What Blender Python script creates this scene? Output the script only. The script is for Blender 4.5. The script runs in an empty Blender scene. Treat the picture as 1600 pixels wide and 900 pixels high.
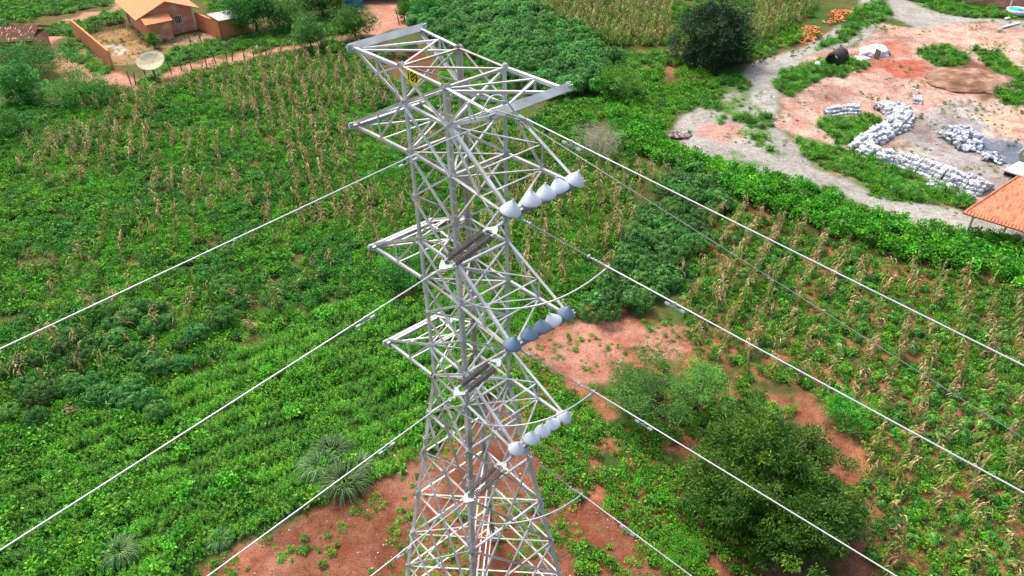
import bpy, math, random
import numpy as np
from mathutils import Vector, Matrix

random.seed(7); RNG = np.random.default_rng(11)
sc = bpy.context.scene
COL = sc.collection
R = math.radians

# ---------------------------------------------------------------- camera
F, TH, RO, H = 1220.8, 0.6402, -0.0166, 31.0      # focal length in px of a 1600 px wide picture, pitch, roll, height
CAM = np.array([0., 0., H])
_fw = np.array([0, math.cos(TH), -math.sin(TH)]); _up = np.array([0, math.sin(TH), math.cos(TH)]); _rt = np.array([1., 0, 0])
c_, s_ = math.cos(RO), math.sin(RO)
RT = c_*_rt + s_*_up; UP = -s_*_rt + c_*_up
cam = bpy.data.objects.new('camera', bpy.data.cameras.new('camera')); COL.objects.link(cam)
cam.data.sensor_width = 36; cam.data.lens = F/1600*36; cam.data.clip_end = 3000; cam.data.clip_start = .1
m = Matrix.Identity(4)
for i in range(3):
    m[i][0] = RT[i]; m[i][1] = UP[i]; m[i][2] = -_fw[i]
m[2][3] = H
cam.matrix_world = m
sc.camera = cam

# ---------------------------------------------------------------- light: bright overcast
w = bpy.data.worlds.new('World'); sc.world = w; w.use_nodes = True
nt = w.node_tree; bg = nt.nodes['Background']
sky = nt.nodes.new('ShaderNodeTexSky'); sky.sky_type = 'NISHITA'; sky.sun_disc = False
SUN_EL, SUN_AZ = R(58), R(-35)          # azimuth from +Y, clockwise
sky.sun_elevation = SUN_EL; sky.sun_rotation = SUN_AZ; sky.dust_density = 5; sky.air_density = 1.0; sky.ozone_density = .4
nt.links.new(sky.outputs[0], bg.inputs[0]); bg.inputs[1].default_value = .14
sl = bpy.data.lights.new('sun', 'SUN'); sl.energy = 1.45; sl.angle = R(20); sl.color = (1, .955, .88)
so = bpy.data.objects.new('sun', sl); COL.objects.link(so)
sd = Vector((math.sin(SUN_AZ)*math.cos(SUN_EL), math.cos(SUN_AZ)*math.cos(SUN_EL), math.sin(SUN_EL)))
so.rotation_euler = sd.to_track_quat('Z', 'Y').to_euler(); so.location = (0, 0, 80)
sc.view_settings.view_transform = 'Standard'; sc.view_settings.look = 'None'
sc.view_settings.exposure = 1.1; sc.view_settings.gamma = 1.0

# ---------------------------------------------------------------- projection helpers (photo px <-> world)
def ray(q):
    a, b = q[0]-800., q[1]-450.
    return (a/F)*RT - (b/F)*UP + _fw
def at(x, y, z=0.):
    d = ray((x, y)); t = (z-H)/d[2]; return CAM + t*d
def toimg(P):
    P = np.asarray(P, float) - CAM
    z = P@_fw
    return np.stack([800+F*(P@RT)/z, 450-F*(P@UP)/z], -1), z
def inpoly(q, poly):
    x, y = q[..., 0], q[..., 1]; r = np.zeros(x.shape, bool); n = len(poly)
    for i in range(n):
        x1, y1 = poly[i]; x2, y2 = poly[(i+1) % n]
        if y1 == y2: continue
        c = ((y1 > y) != (y2 > y)) & (x < (x2-x1)*(y-y1)/(y2-y1)+x1)
        r ^= c
    return r
_lat = np.random.default_rng(5).random((8, 256, 256))
def vn(x, y, s, k=0):
    x = np.asarray(x)/s + 37.1*k; y = np.asarray(y)/s + 11.7*k
    xi = np.floor(x).astype(int); yi = np.floor(y).astype(int); fx = x-xi; fy = y-yi
    fx = fx*fx*(3-2*fx); fy = fy*fy*(3-2*fy); L = _lat[k % 8]
    a = L[xi % 256, yi % 256]; b = L[(xi+1) % 256, yi % 256]; c = L[xi % 256, (yi+1) % 256]; d = L[(xi+1) % 256, (yi+1) % 256]
    return (a*(1-fx)+b*fx)*(1-fy) + (c*(1-fx)+d*fx)*fy
def fbm(x, y, s, k=0, o=4):
    r = 0; a = .5; t = 0
    for i in range(o):
        r = r + a*vn(x, y, s/2**i, k+i); t += a; a *= .55
    return r/t

# ---------------------------------------------------------------- materials
def new_mat(name):
    M = bpy.data.materials.new(name); M.use_nodes = True
    return M, M.node_tree, M.node_tree.nodes['Principled BSDF']
def mat_plain(name, col, rough=.6, metal=0., var=.12, scale=3., spot=None, spot_t=.55, bump=0., spec=.3):
    M, t, p = new_mat(name); L = t.links
    tc = t.nodes.new('ShaderNodeTexCoord')
    n = t.nodes.new('ShaderNodeTexNoise'); n.inputs['Scale'].default_value = scale; n.inputs['Detail'].default_value = 6
    L.new(tc.outputs['Object'], n.inputs['Vector'])
    hsv = t.nodes.new('ShaderNodeHueSaturation'); mr = t.nodes.new('ShaderNodeMapRange')
    mr.inputs[1].default_value = .3; mr.inputs[2].default_value = .7
    mr.inputs[3].default_value = 1-var*1.6; mr.inputs[4].default_value = 1+var*1.6
    L.new(n.outputs[0], mr.inputs[0]); L.new(mr.outputs[0], hsv.inputs['Value'])
    if spot:
        n2 = t.nodes.new('ShaderNodeTexNoise'); n2.inputs['Scale'].default_value = scale*.45; n2.inputs['Detail'].default_value = 8; n2.inputs['Roughness'].default_value = .7
        L.new(tc.outputs['Object'], n2.inputs['Vector'])
        m2 = t.nodes.new('ShaderNodeMapRange'); m2.inputs[1].default_value = spot_t-.08; m2.inputs[2].default_value = spot_t+.12
        L.new(n2.outputs[0], m2.inputs[0])
        mx = t.nodes.new('ShaderNodeMix'); mx.data_type = 'RGBA'
        mx.inputs[6].default_value = (*col, 1); mx.inputs[7].default_value = (*spot, 1)
        L.new(m2.outputs[0], mx.inputs[0]); L.new(mx.outputs[2], hsv.inputs['Color'])
    else: hsv.inputs['Color'].default_value = (*col, 1)
    L.new(hsv.outputs[0], p.inputs['Base Color'])
    p.inputs['Roughness'].default_value = rough; p.inputs['Metallic'].default_value = metal
    p.inputs['Specular IOR Level'].default_value = spec
    if bump:
        b = t.nodes.new('ShaderNodeBump'); b.inputs['Strength'].default_value = bump; b.inputs['Distance'].default_value = .03
        L.new(n.outputs[0], b.inputs['Height']); L.new(b.outputs[0], p.inputs['Normal'])
    return M
def mat_leaf(name, c0, c1, c2=None, hue=.03, trans=.25, rough=.5):
    """leaf colours: attribute 'rnd' picks between c0..c1 (rarely c2), the plant's own random number shifts it"""
    M, t, p = new_mat(name); L = t.links
    a = t.nodes.new('ShaderNodeAttribute'); a.attribute_name = 'rnd'
    oi = t.nodes.new('ShaderNodeObjectInfo')
    cr = t.nodes.new('ShaderNodeValToRGB'); e = cr.color_ramp.elements
    e[0].position = 0; e[0].color = (*c0, 1); e[1].position = .8; e[1].color = (*c1, 1)
    if c2: x = cr.color_ramp.elements.new(.97); x.color = (*c2, 1); e[1].position = .72
    L.new(a.outputs['Fac'], cr.inputs[0])
    h = t.nodes.new('ShaderNodeHueSaturation'); L.new(cr.outputs[0], h.inputs['Color'])
    m1 = t.nodes.new('ShaderNodeMapRange'); m1.inputs[3].default_value = .5-hue; m1.inputs[4].default_value = .5+hue
    m2 = t.nodes.new('ShaderNodeMapRange'); m2.inputs[3].default_value = .62; m2.inputs[4].default_value = 1.4
    wn = t.nodes.new('ShaderNodeTexWhiteNoise'); wn.noise_dimensions = '1D'
    L.new(oi.outputs['Random'], m1.inputs[0]); L.new(oi.outputs['Random'], wn.inputs['W']); L.new(wn.outputs[0], m2.inputs[0])
    L.new(m1.outputs[0], h.inputs['Hue']); L.new(m2.outputs[0], h.inputs['Value'])
    L.new(h.outputs[0], p.inputs['Base Color']); p.inputs['Roughness'].default_value = rough; p.inputs['Specular IOR Level'].default_value = .25
    tr = t.nodes.new('ShaderNodeBsdfTranslucent'); L.new(h.outputs[0], tr.inputs[0])
    mx = t.nodes.new('ShaderNodeMixShader'); mx.inputs[0].default_value = trans
    out = t.nodes['Material Output']
    L.new(p.outputs[0], mx.inputs[1]); L.new(tr.outputs[0], mx.inputs[2]); L.new(mx.outputs[0], out.inputs[0])
    return M
def mat_ground(name, bump=.5, gscale=14):
    M, t, p = new_mat(name); L = t.links
    a = t.nodes.new('ShaderNodeAttribute'); a.attribute_name = 'col'
    tc = t.nodes.new('ShaderNodeTexCoord')
    n = t.nodes.new('ShaderNodeTexNoise'); n.inputs['Scale'].default_value = 2.2; n.inputs['Detail'].default_value = 9; n.inputs['Roughness'].default_value = .72
    L.new(tc.outputs['Object'], n.inputs['Vector'])
    v = t.nodes.new('ShaderNodeTexNoise'); v.inputs['Scale'].default_value = gscale; v.inputs['Detail'].default_value = 3
    L.new(tc.outputs['Object'], v.inputs['Vector'])
    ad = t.nodes.new('ShaderNodeMath'); ad.operation = 'ADD'; L.new(n.outputs[0], ad.inputs[0]); L.new(v.outputs[0], ad.inputs[1])
    mr = t.nodes.new('ShaderNodeMapRange'); mr.inputs[1].default_value = .7; mr.inputs[2].default_value = 1.3; mr.inputs[3].default_value = .45; mr.inputs[4].default_value = 1.5
    L.new(ad.outputs[0], mr.inputs[0])
    h = t.nodes.new('ShaderNodeHueSaturation'); L.new(a.outputs['Color'], h.inputs['Color']); L.new(mr.outputs[0], h.inputs['Value'])
    L.new(h.outputs[0], p.inputs['Base Color']); p.inputs['Roughness'].default_value = .95; p.inputs['Specular IOR Level'].default_value = .1
    b = t.nodes.new('ShaderNodeBump'); b.inputs['Strength'].default_value = bump; b.inputs['Distance'].default_value = .08
    L.new(ad.outputs[0], b.inputs['Height']); L.new(b.outputs[0], p.inputs['Normal'])
    return M
def mat_brick(name, c1, c2, mortar, sx=.25, sy=.16, spot=None):
    M, t, p = new_mat(name); L = t.links
    a = t.nodes.new('ShaderNodeUVMap')
    br = t.nodes.new('ShaderNodeTexBrick'); br.inputs['Scale'].default_value = 1
    br.inputs['Brick Width'].default_value = sx; br.inputs['Row Height'].default_value = sy; br.inputs['Mortar Size'].default_value = .012
    br.inputs['Color1'].default_value = (*c1, 1); br.inputs['Color2'].default_value = (*c2, 1); br.inputs['Mortar'].default_value = (*mortar, 1)
    L.new(a.outputs[0], br.inputs[0])
    n = t.nodes.new('ShaderNodeTexNoise'); n.inputs['Scale'].default_value = 1.1; n.inputs['Detail'].default_value = 7; L.new(a.outputs[0], n.inputs[0])
    mr = t.nodes.new('ShaderNodeMapRange'); mr.inputs[1].default_value = .48; mr.inputs[2].default_value = .66; L.new(n.outputs[0], mr.inputs[0])
    mx = t.nodes.new('ShaderNodeMix'); mx.data_type = 'RGBA'; L.new(mr.outputs[0], mx.inputs[0]); L.new(br.outputs[0], mx.inputs[6]); mx.inputs[7].default_value = (*(spot or c2), 1)
    L.new(mx.outputs[2], p.inputs['Base Color']); p.inputs['Roughness'].default_value = .9; p.inputs['Specular IOR Level'].default_value = .15
    return M
def mat_tiles(name, c1, c2, sx=.2, sy=.4, dark=(.05, .03, .02), dens=.12, bump=.6):
    M, t, p = new_mat(name); L = t.links
    a = t.nodes.new('ShaderNodeUVMap')
    br = t.nodes.new('ShaderNodeTexBrick'); br.inputs['Brick Width'].default_value = sx; br.inputs['Row Height'].default_value = sy
    br.inputs['Scale'].default_value = 1; br.offset = 0; br.inputs['Mortar Size'].default_value = .015
    br.inputs['Color1'].default_value = (*c1, 1); br.inputs['Color2'].default_value = (*c2, 1); br.inputs['Mortar'].default_value = tuple(.62*x for x in c1)+(1,)
    L.new(a.outputs[0], br.inputs[0])
    n = t.nodes.new('ShaderNodeTexNoise'); n.inputs['Scale'].default_value = 1; n.inputs['Detail'].default_value = 4
    mp = t.nodes.new('ShaderNodeMapping'); mp.inputs['Scale'].default_value = (5, 1.6, 1); L.new(a.outputs[0], mp.inputs[0]); L.new(mp.outputs[0], n.inputs[0])
    mr = t.nodes.new('ShaderNodeMapRange'); mr.inputs[1].default_value = .72-dens; mr.inputs[2].default_value = .76-dens; L.new(n.outputs[0], mr.inputs[0])
    mx = t.nodes.new('ShaderNodeMix'); mx.data_type = 'RGBA'; L.new(mr.outputs[0], mx.inputs[0]); L.new(br.outputs[0], mx.inputs[6]); mx.inputs[7].default_value = (*dark, 1)
    L.new(mx.outputs[2], p.inputs['Base Color']); p.inputs['Roughness'].default_value = .85; p.inputs['Specular IOR Level'].default_value = .15
    return M

M = {}
M['ground'] = mat_ground('soil_and_weeds')
M['steel'] = mat_plain('galvanised_steel', (.55, .56, .555), .5, .05, .16, 1.3, spot=(.44, .36, .27), spot_t=.56, spec=.4)
M['steel2'] = mat_plain('weathered_steel', (.52, .505, .47), .55, .05, .2, 1.0, spot=(.36, .27, .19), spot_t=.52, spec=.4)
M['beam'] = mat_plain('channel_steel', (.47, .48, .48), .5, .05, .16, 2.5, spot=(.5, .42, .34), spot_t=.66, spec=.5)
M['wire'] = mat_plain('aluminium_wire', (.62, .63, .63), .45, .2, .05, 2)
M['wire_dark'] = mat_plain('dull_steel_wire', (.34, .36, .36), .5, .4, .1, 2)
M['fitting'] = mat_plain('galvanised_fitting', (.40, .46, .47), .55, .05, .08, 6)
M['porcelain'] = mat_plain('brown_porcelain', (.24, .205, .20), .25, 0, .15, 8, spec=.6)
M['polymer'] = mat_plain('grey_polymer', (.36, .34, .33), .45, 0, .08, 8)
M['cone_light'] = mat_plain('pale_zinc_sheet', (.62, .66, .69), .5, .0, .05, 2)
M['cone_blue'] = mat_plain('blue_grey_sheet', (.18, .245, .32), .5, .1, .06, 2)
M['yellow'] = mat_plain('yellow_enamel', (.85, .66, .02), .4, 0, .03, 2)
M['black'] = mat_plain('black_paint', (.02, .02, .02), .5)
M['trunk'] = mat_plain('bark', (.16, .11, .075), .9, 0, .25, 7, bump=.5)
M['drywood'] = mat_plain('dry_grey_wood', (.30, .24, .20), .9, 0, .2, 7)
M['post'] = mat_plain('weathered_post_wood', (.13, .095, .07), .9, 0, .25, 6)
M['concrete'] = mat_plain('concrete', (.42, .40, .37), .9, 0, .15, 3, bump=.3)
M['palepost'] = mat_plain('pale_timber', (.45, .40, .30), .85, 0, .15, 5)
M['brick'] = mat_brick('hollow_clay_brick', (.66, .23, .10), (.54, .17, .075), (.50, .32, .24), spot=(.58, .40, .34))
M['brickwall'] = mat_brick('orange_clay_brick', (.70, .27, .12), (.60, .21, .085), (.58, .27, .14), spot=(.72, .24, .09))
M['rooftile'] = mat_tiles('pale_orange_roof_tiles', (.66, .29, .13), (.60, .25, .11), dens=-.2)
M['shedtile'] = mat_tiles('orange_shed_tiles', (.64, .24, .13), (.52, .18, .09), dens=.15, dark=(.34, .11, .06))
M['oldtile'] = mat_tiles('blackened_roof_tiles', (.075, .04, .03), (.16, .06, .04), dens=.13, dark=(.60, .28, .16))
M['cement'] = mat_plain('grey_fibre_cement', (.42, .41, .40), .85, 0, .1, 3, spot=(.40, .38, .37), spot_t=.5)
M['dark'] = mat_plain('dark_opening', (.02, .018, .016), .8)
M['render'] = mat_plain('pinkish_render', (.55, .42, .38), .9, 0, .15, 2, spot=(.52, .22, .12), spot_t=.56)
M['frame'] = mat_plain('pale_frame', (.58, .50, .40), .8)
M['bluewall'] = mat_plain('blue_painted_wall', (.02, .12, .33), .7, 0, .08, 2)
M['dish'] = mat_plain('cream_dish_mesh', (.46, .41, .25), .7, .1, .06, 6)
M['dishrib'] = mat_plain('pale_dish_rib', (.62, .58, .42), .6, .1, .03, 6)
M['stone'] = mat_plain('pale_granite', (.62, .63, .66), .85, 0, .25, 2, bump=.3)
M['rubble'] = mat_plain('grey_granite_rubble', (.42, .45, .49), .85, 0, .3, 2, bump=.3)
M['limestone'] = mat_plain('whitish_lime_rubble', (.55, .57, .59), .9, 0, .2, 2.5)
M['claytile'] = mat_plain('spare_clay_tile', (.78, .25, .09), .85, 0, .2, 1.5)
M['rubber'] = mat_plain('black_plastic', (.03, .027, .025), .7, 0, .3, 4)
M['white'] = mat_plain('white_plastic', (.72, .70, .69), .6, 0, .08, 4)
M['pinkcloth'] = mat_plain('faded_pink_cloth', (.66, .50, .47), .8, 0, .1, 4)
M['pool'] = mat_plain('turquoise_pool_water', (.03, .45, .62), .15, 0, .05, 2)

# foliage
M['bean'] = mat_leaf('bean_leaf', (0.025, 0.152, 0.009), (0.085, 0.325, 0.019), (0.240, 0.434, 0.028), hue=.018)
M['bright'] = mat_leaf('bright_leaf', (0.040, 0.231, 0.008), (0.110, 0.399, 0.016), (0.229, 0.503, 0.030), hue=.014)
M['deep'] = mat_leaf('deep_leaf', (0.019, 0.132, 0.011), (0.056, 0.265, 0.020), (0.133, 0.353, 0.027), hue=.02)
M['cassava'] = mat_leaf('cassava_leaf', (0.019, 0.107, 0.016), (0.066, 0.235, 0.034), (0.158, 0.335, 0.048), hue=.012)
M['cassavabright'] = mat_leaf('lush_cassava_leaf', (0.019, 0.135, 0.020), (0.072, 0.290, 0.035), (0.193, 0.386, 0.061), hue=.01)
M['hedge'] = mat_leaf('vine_leaf', (0.029, 0.197, 0.010), (0.095, 0.408, 0.019), (0.206, 0.520, 0.031), hue=.014)
M['darktree'] = mat_leaf('dark_tree_leaf', (0.017, 0.062, 0.017), (0.043, 0.124, 0.031), (0.085, 0.186, 0.041), hue=.01)
M['bigtree'] = mat_leaf('glossy_tree_leaf', (0.023, 0.105, 0.008), (0.076, 0.251, 0.014), (0.298, 0.577, 0.023), hue=.01)
M['airytree'] = mat_leaf('feathery_leaf', (0.041, 0.149, 0.024), (0.112, 0.289, 0.042), (0.265, 0.438, 0.066), hue=.01)
M['grass'] = mat_leaf('grass_blade', (0.034, 0.174, 0.009), (0.092, 0.300, 0.018), (0.232, 0.348, 0.054), hue=.02)
M['silver'] = mat_leaf('silvery_grass_blade', (0.062, 0.174, 0.042), (0.155, 0.302, 0.093), (0.311, 0.418, 0.176), hue=.01)
M['dry'] = mat_leaf('dry_corn_leaf', (0.241, 0.161, 0.067), (0.445, 0.321, 0.134), (0.579, 0.464, 0.234), hue=.02, trans=.2)
M['halfdry'] = mat_leaf('yellowing_corn_leaf', (0.108, 0.197, 0.026), (0.279, 0.334, 0.067), (0.402, 0.413, 0.135), hue=.02, trans=.25)
M['drybush'] = mat_leaf('leafless_twig', (.20, .16, .13), (.34, .28, .23), (.20, .26, .10), hue=.01, trans=.05)

# ---------------------------------------------------------------- mesh helpers
class MB:
    def __init__(s): s.v = []; s.f = []; s.mi = []; s.rnd = []
    def add(s, vs, fs, mi=0, rnd=None):
        b = len(s.v); s.v += [tuple(map(float, p)) for p in vs]
        for i, f in enumerate(fs):
            s.f.append(tuple(b+k for k in f)); s.mi.append(mi); s.rnd.append(0. if rnd is None else (rnd if np.isscalar(rnd) else rnd[i]))
        return s
    def box(s, c, ax, ay, az, mi=0):
        """c centre, ax/ay/az half-extent vectors"""
        c = np.array(c, float); ax = np.array(ax, float); ay = np.array(ay, float); az = np.array(az, float)
        vs = [c+i*ax+j*ay+k*az for k in (-1, 1) for j in (-1, 1) for i in (-1, 1)]
        return s.add(vs, [(0, 2, 3, 1), (4, 5, 7, 6), (0, 1, 5, 4), (2, 6, 7, 3), (0, 4, 6, 2), (1, 3, 7, 5)], mi)
    def prism(s, prof, p, q, e1, e2, mi=0):
        """extrude a 2D profile from p to q, axes e1 e2"""
        p, q, e1, e2 = map(lambda a: np.array(a, float), (p, q, e1, e2)); n = len(prof)
        vs = [p+a*e1+b*e2 for a, b in prof]+[q+a*e1+b*e2 for a, b in prof]
        fs = [(i, (i+1) % n, n+(i+1) % n, n+i) for i in range(n)]+[tuple(range(n-1, -1, -1)), tuple(range(n, 2*n))]
        return s.add(vs, fs, mi)
    def angle(s, p, q, w, hint, t=.012, flip=1, mi=0):
        """steel angle from p to q; one flange faces along hint"""
        p, q, h = (np.array(a, float) for a in (p, q, hint)); d = q-p; d /= np.linalg.norm(d)
        e2 = h-d*(h@d)
        if np.linalg.norm(e2) < 1e-4: e2 = np.cross(d, [1, .3, .2])
        e2 /= np.linalg.norm(e2); e1 = np.cross(d, e2)*flip
        return s.prism([(-w/2, 0), (w/2, 0), (w/2, t), (-w/2+t, t), (-w/2+t, w), (-w/2, w)], p, q, e1, -e2, mi)
    def tube(s, pts, r, n=6, mi=0, cap=True, rnd=None):
        pts = [np.array(p, float) for p in pts]; k = len(pts); rr = r if hasattr(r, '__len__') else [r]*k
        vs = []; ref = None
        for i, p in enumerate(pts):
            d = pts[min(i+1, k-1)]-pts[max(i-1, 0)]; d = d/(np.linalg.norm(d)+1e-9)
            if ref is None: ref = np.array([0, 0, 1.]) if abs(d[2]) < .9 else np.array([1., 0, 0])
            a = ref-d*(ref@d); a /= np.linalg.norm(a)+1e-9; ref = a; b = np.cross(d, a)
            vs += [p+rr[i]*(math.cos(2*math.pi*j/n)*a+math.sin(2*math.pi*j/n)*b) for j in range(n)]
        fs = [(i*n+j, i*n+(j+1) % n, (i+1)*n+(j+1) % n, (i+1)*n+j) for i in range(k-1) for j in range(n)]
        if cap: fs += [tuple(range(n-1, -1, -1)), tuple(range((k-1)*n, k*n))]
        return s.add(vs, fs, mi, rnd)
    def lathe(s, prof, c, d, n=16, mi=0, phase=0):
        """prof [(radius, height)], axis direction d from c"""
        c = np.array(c, float); d = np.array(d, float); d /= np.linalg.norm(d)
        a = np.cross(d, [0, 0, 1.]) if abs(d[2]) < .9 else np.cross(d, [1., 0, 0]); a /= np.linalg.norm(a); b = np.cross(d, a)
        vs = [c+h*d+r*(math.cos(2*math.pi*(j+phase)/n)*a+math.sin(2*math.pi*(j+phase)/n)*b) for r, h in prof for j in range(n)]
        fs = [(i*n+j, i*n+(j+1) % n, (i+1)*n+(j+1) % n, (i+1)*n+j) for i in range(len(prof)-1) for j in range(n)]
        return s.add(vs, fs, mi)
    def build(s, name, mats, parent=None, loc=None, smooth=False, kind=None):
        me = bpy.data.meshes.new(name)
        v = np.array(s.v)
        if loc is not None and len(v): v = v-np.array(loc)
        me.from_pydata(v.tolist(), [], s.f)
        for mt in (mats if isinstance(mats, (list, tuple)) else [mats]): me.materials.append(mt)
        if any(s.mi): me.polygons.foreach_set('material_index', s.mi)
        if any(s.rnd):
            a = me.attributes.new('rnd', 'FLOAT', 'FACE'); a.data.foreach_set('value', s.rnd)
        if smooth: me.polygons.foreach_set('use_smooth', [True]*len(me.polygons))
        me.update()
        o = bpy.data.objects.new(name, me); COL.objects.link(o)
        if parent is not None: o.parent = parent
        if loc is not None: o.location = loc
        if kind: o['kind'] = kind
        return o
def tag(o, label=None, cat=None, group=None, kind=None):
    if label: o['label'] = label
    if cat: o['category'] = cat
    if group: o['group'] = group
    if kind: o['kind'] = kind
    return o
def empty(name, loc, label, cat, group=None, rz=0.):
    o = bpy.data.objects.new(name, None); COL.objects.link(o); o.location = loc; o.rotation_euler.z = rz; o.empty_display_size = .3
    return tag(o, label, cat, group)
def face_uv(o, ux, uy):
    """planar uv in metres for every face: along its horizontal run and its rise"""
    me = o.data; uv = me.uv_layers.new(name='UVMap')
    for p in me.polygons:
        n = p.normal; e = Vector((0, 0, 1)).cross(n)
        if e.length < 1e-3: e = Vector((ux[0], ux[1], 0))
        e.normalize(); g = n.cross(e)
        for li in p.loop_indices:
            co = me.vertices[me.loops[li].vertex_index].co; uv.data[li].uv = (co.dot(e), co.dot(g))
def leaves_mesh(name, C, D, Lh, W, mat, rnd, fold=.25, droop=.15):
    """many small leaves: C base points, D directions (unit), lengths, widths"""
    C = np.asarray(C); D = np.asarray(D); n = len(C)
    up = np.tile([0, 0, 1.], (n, 1)) + .35*RNG.normal(size=(n, 3))
    S = np.cross(D, up); S /= np.linalg.norm(S, axis=1, keepdims=True)+1e-9
    N = np.cross(S, D)
    Lh = np.asarray(Lh).reshape(-1, 1); W = np.asarray(W).reshape(-1, 1)
    p0 = C; p2 = C+D*Lh-np.array([0, 0, 1.])*droop*Lh
    mid = C+D*Lh*.45
    p1 = mid+S*W*.5+N*W*fold*.5; p3 = mid-S*W*.5+N*W*fold*.5
    V = np.stack([p0, p1, p2, p3], 1).reshape(-1, 3)
    me = bpy.data.meshes.new(name)
    me.vertices.add(4*n); me.vertices.foreach_set('co', V.ravel())
    me.loops.add(4*n); me.loops.foreach_set('vertex_index', np.arange(4*n))
    me.polygons.add(n); me.polygons.foreach_set('loop_start', np.arange(n)*4)
    me.update(calc_edges=True)
    a = me.attributes.new('rnd', 'FLOAT', 'FACE'); a.data.foreach_set('value', np.clip(rnd, 0, 1).astype(np.float32))
    me.materials.append(mat)
    return me
def join_into(me, mb, mat):
    """append an MB's faces to a leaf mesh (second material)"""
    import bmesh
    bm = bmesh.new(); bm.from_mesh(me); lay = bm.faces.layers.float.get('rnd')
    vs = [bm.verts.new(p) for p in mb.v]
    for f in mb.f:
        try: g = bm.faces.new([vs[i] for i in f]); g.material_index = 1
        except ValueError: pass
    bm.to_mesh(me); bm.free(); me.materials.append(mat)
    return me

# ---------------------------------------------------------------- ground masks
def blur(a, k=1):
    for _ in range(k):
        b = a.copy(); b[1:-1, 1:-1] = (a[1:-1, 1:-1]*2+a[:-2, 1:-1]+a[2:, 1:-1]+a[1:-1, :-2]+a[1:-1, 2:])/6; a = b
    return a
P_ROAD = [[(1345,-60),(1378,0),(1392,28),(1375,36),(1360,60),(1330,68),(1290,80),(1258,92),(1236,106),(1222,128),(1214,158),(1210,185),(1216,206),(1238,224),(1270,250),(1300,276),(1350,292),(1400,312),(1460,322),(1520,336),(1570,352),(1640,372),(1640,392),(1560,368),(1500,360),(1440,352),(1380,334),(1310,306),(1230,280),(1150,264),(1090,242),(1046,210),(1056,182),(1100,166),(1140,136),(1172,106),(1212,86),(1262,70),(1310,40),(1352,20),(1340,-10),(1300,-60)],
          [(1352,-60),(1386,0),(1400,30),(1440,46),(1480,38),(1540,32),(1600,44),(1600,30),(1510,26),(1470,16),(1440,-4),(1380,-60)]]
P_PATH = [[(-60,92),(20,72),(60,58),(110,28),(180,14),(190,-5),(205,-5),(190,22),(120,40),(95,55),(70,68),(130,95),(205,128),(300,100),(400,78),(470,62),(560,40),(640,14),(650,44),(560,58),(470,80),(400,92),(300,112),(215,142),(150,130),(100,125),(90,100),(75,78),(20,90),(-60,112)],
          [(558,-40),(555,10),(575,22),(590,45),(630,40),(632,10),(640,-40)]]
P_YARD = [(1292,78),(1340,70),(1364,56),(1380,36),(1440,44),(1480,36),(1560,32),(1660,44),(1660,390),(1560,345),(1460,320),(1360,292),(1300,276),(1240,226),(1214,200),(1216,158),(1226,120),(1250,96)]
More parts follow.
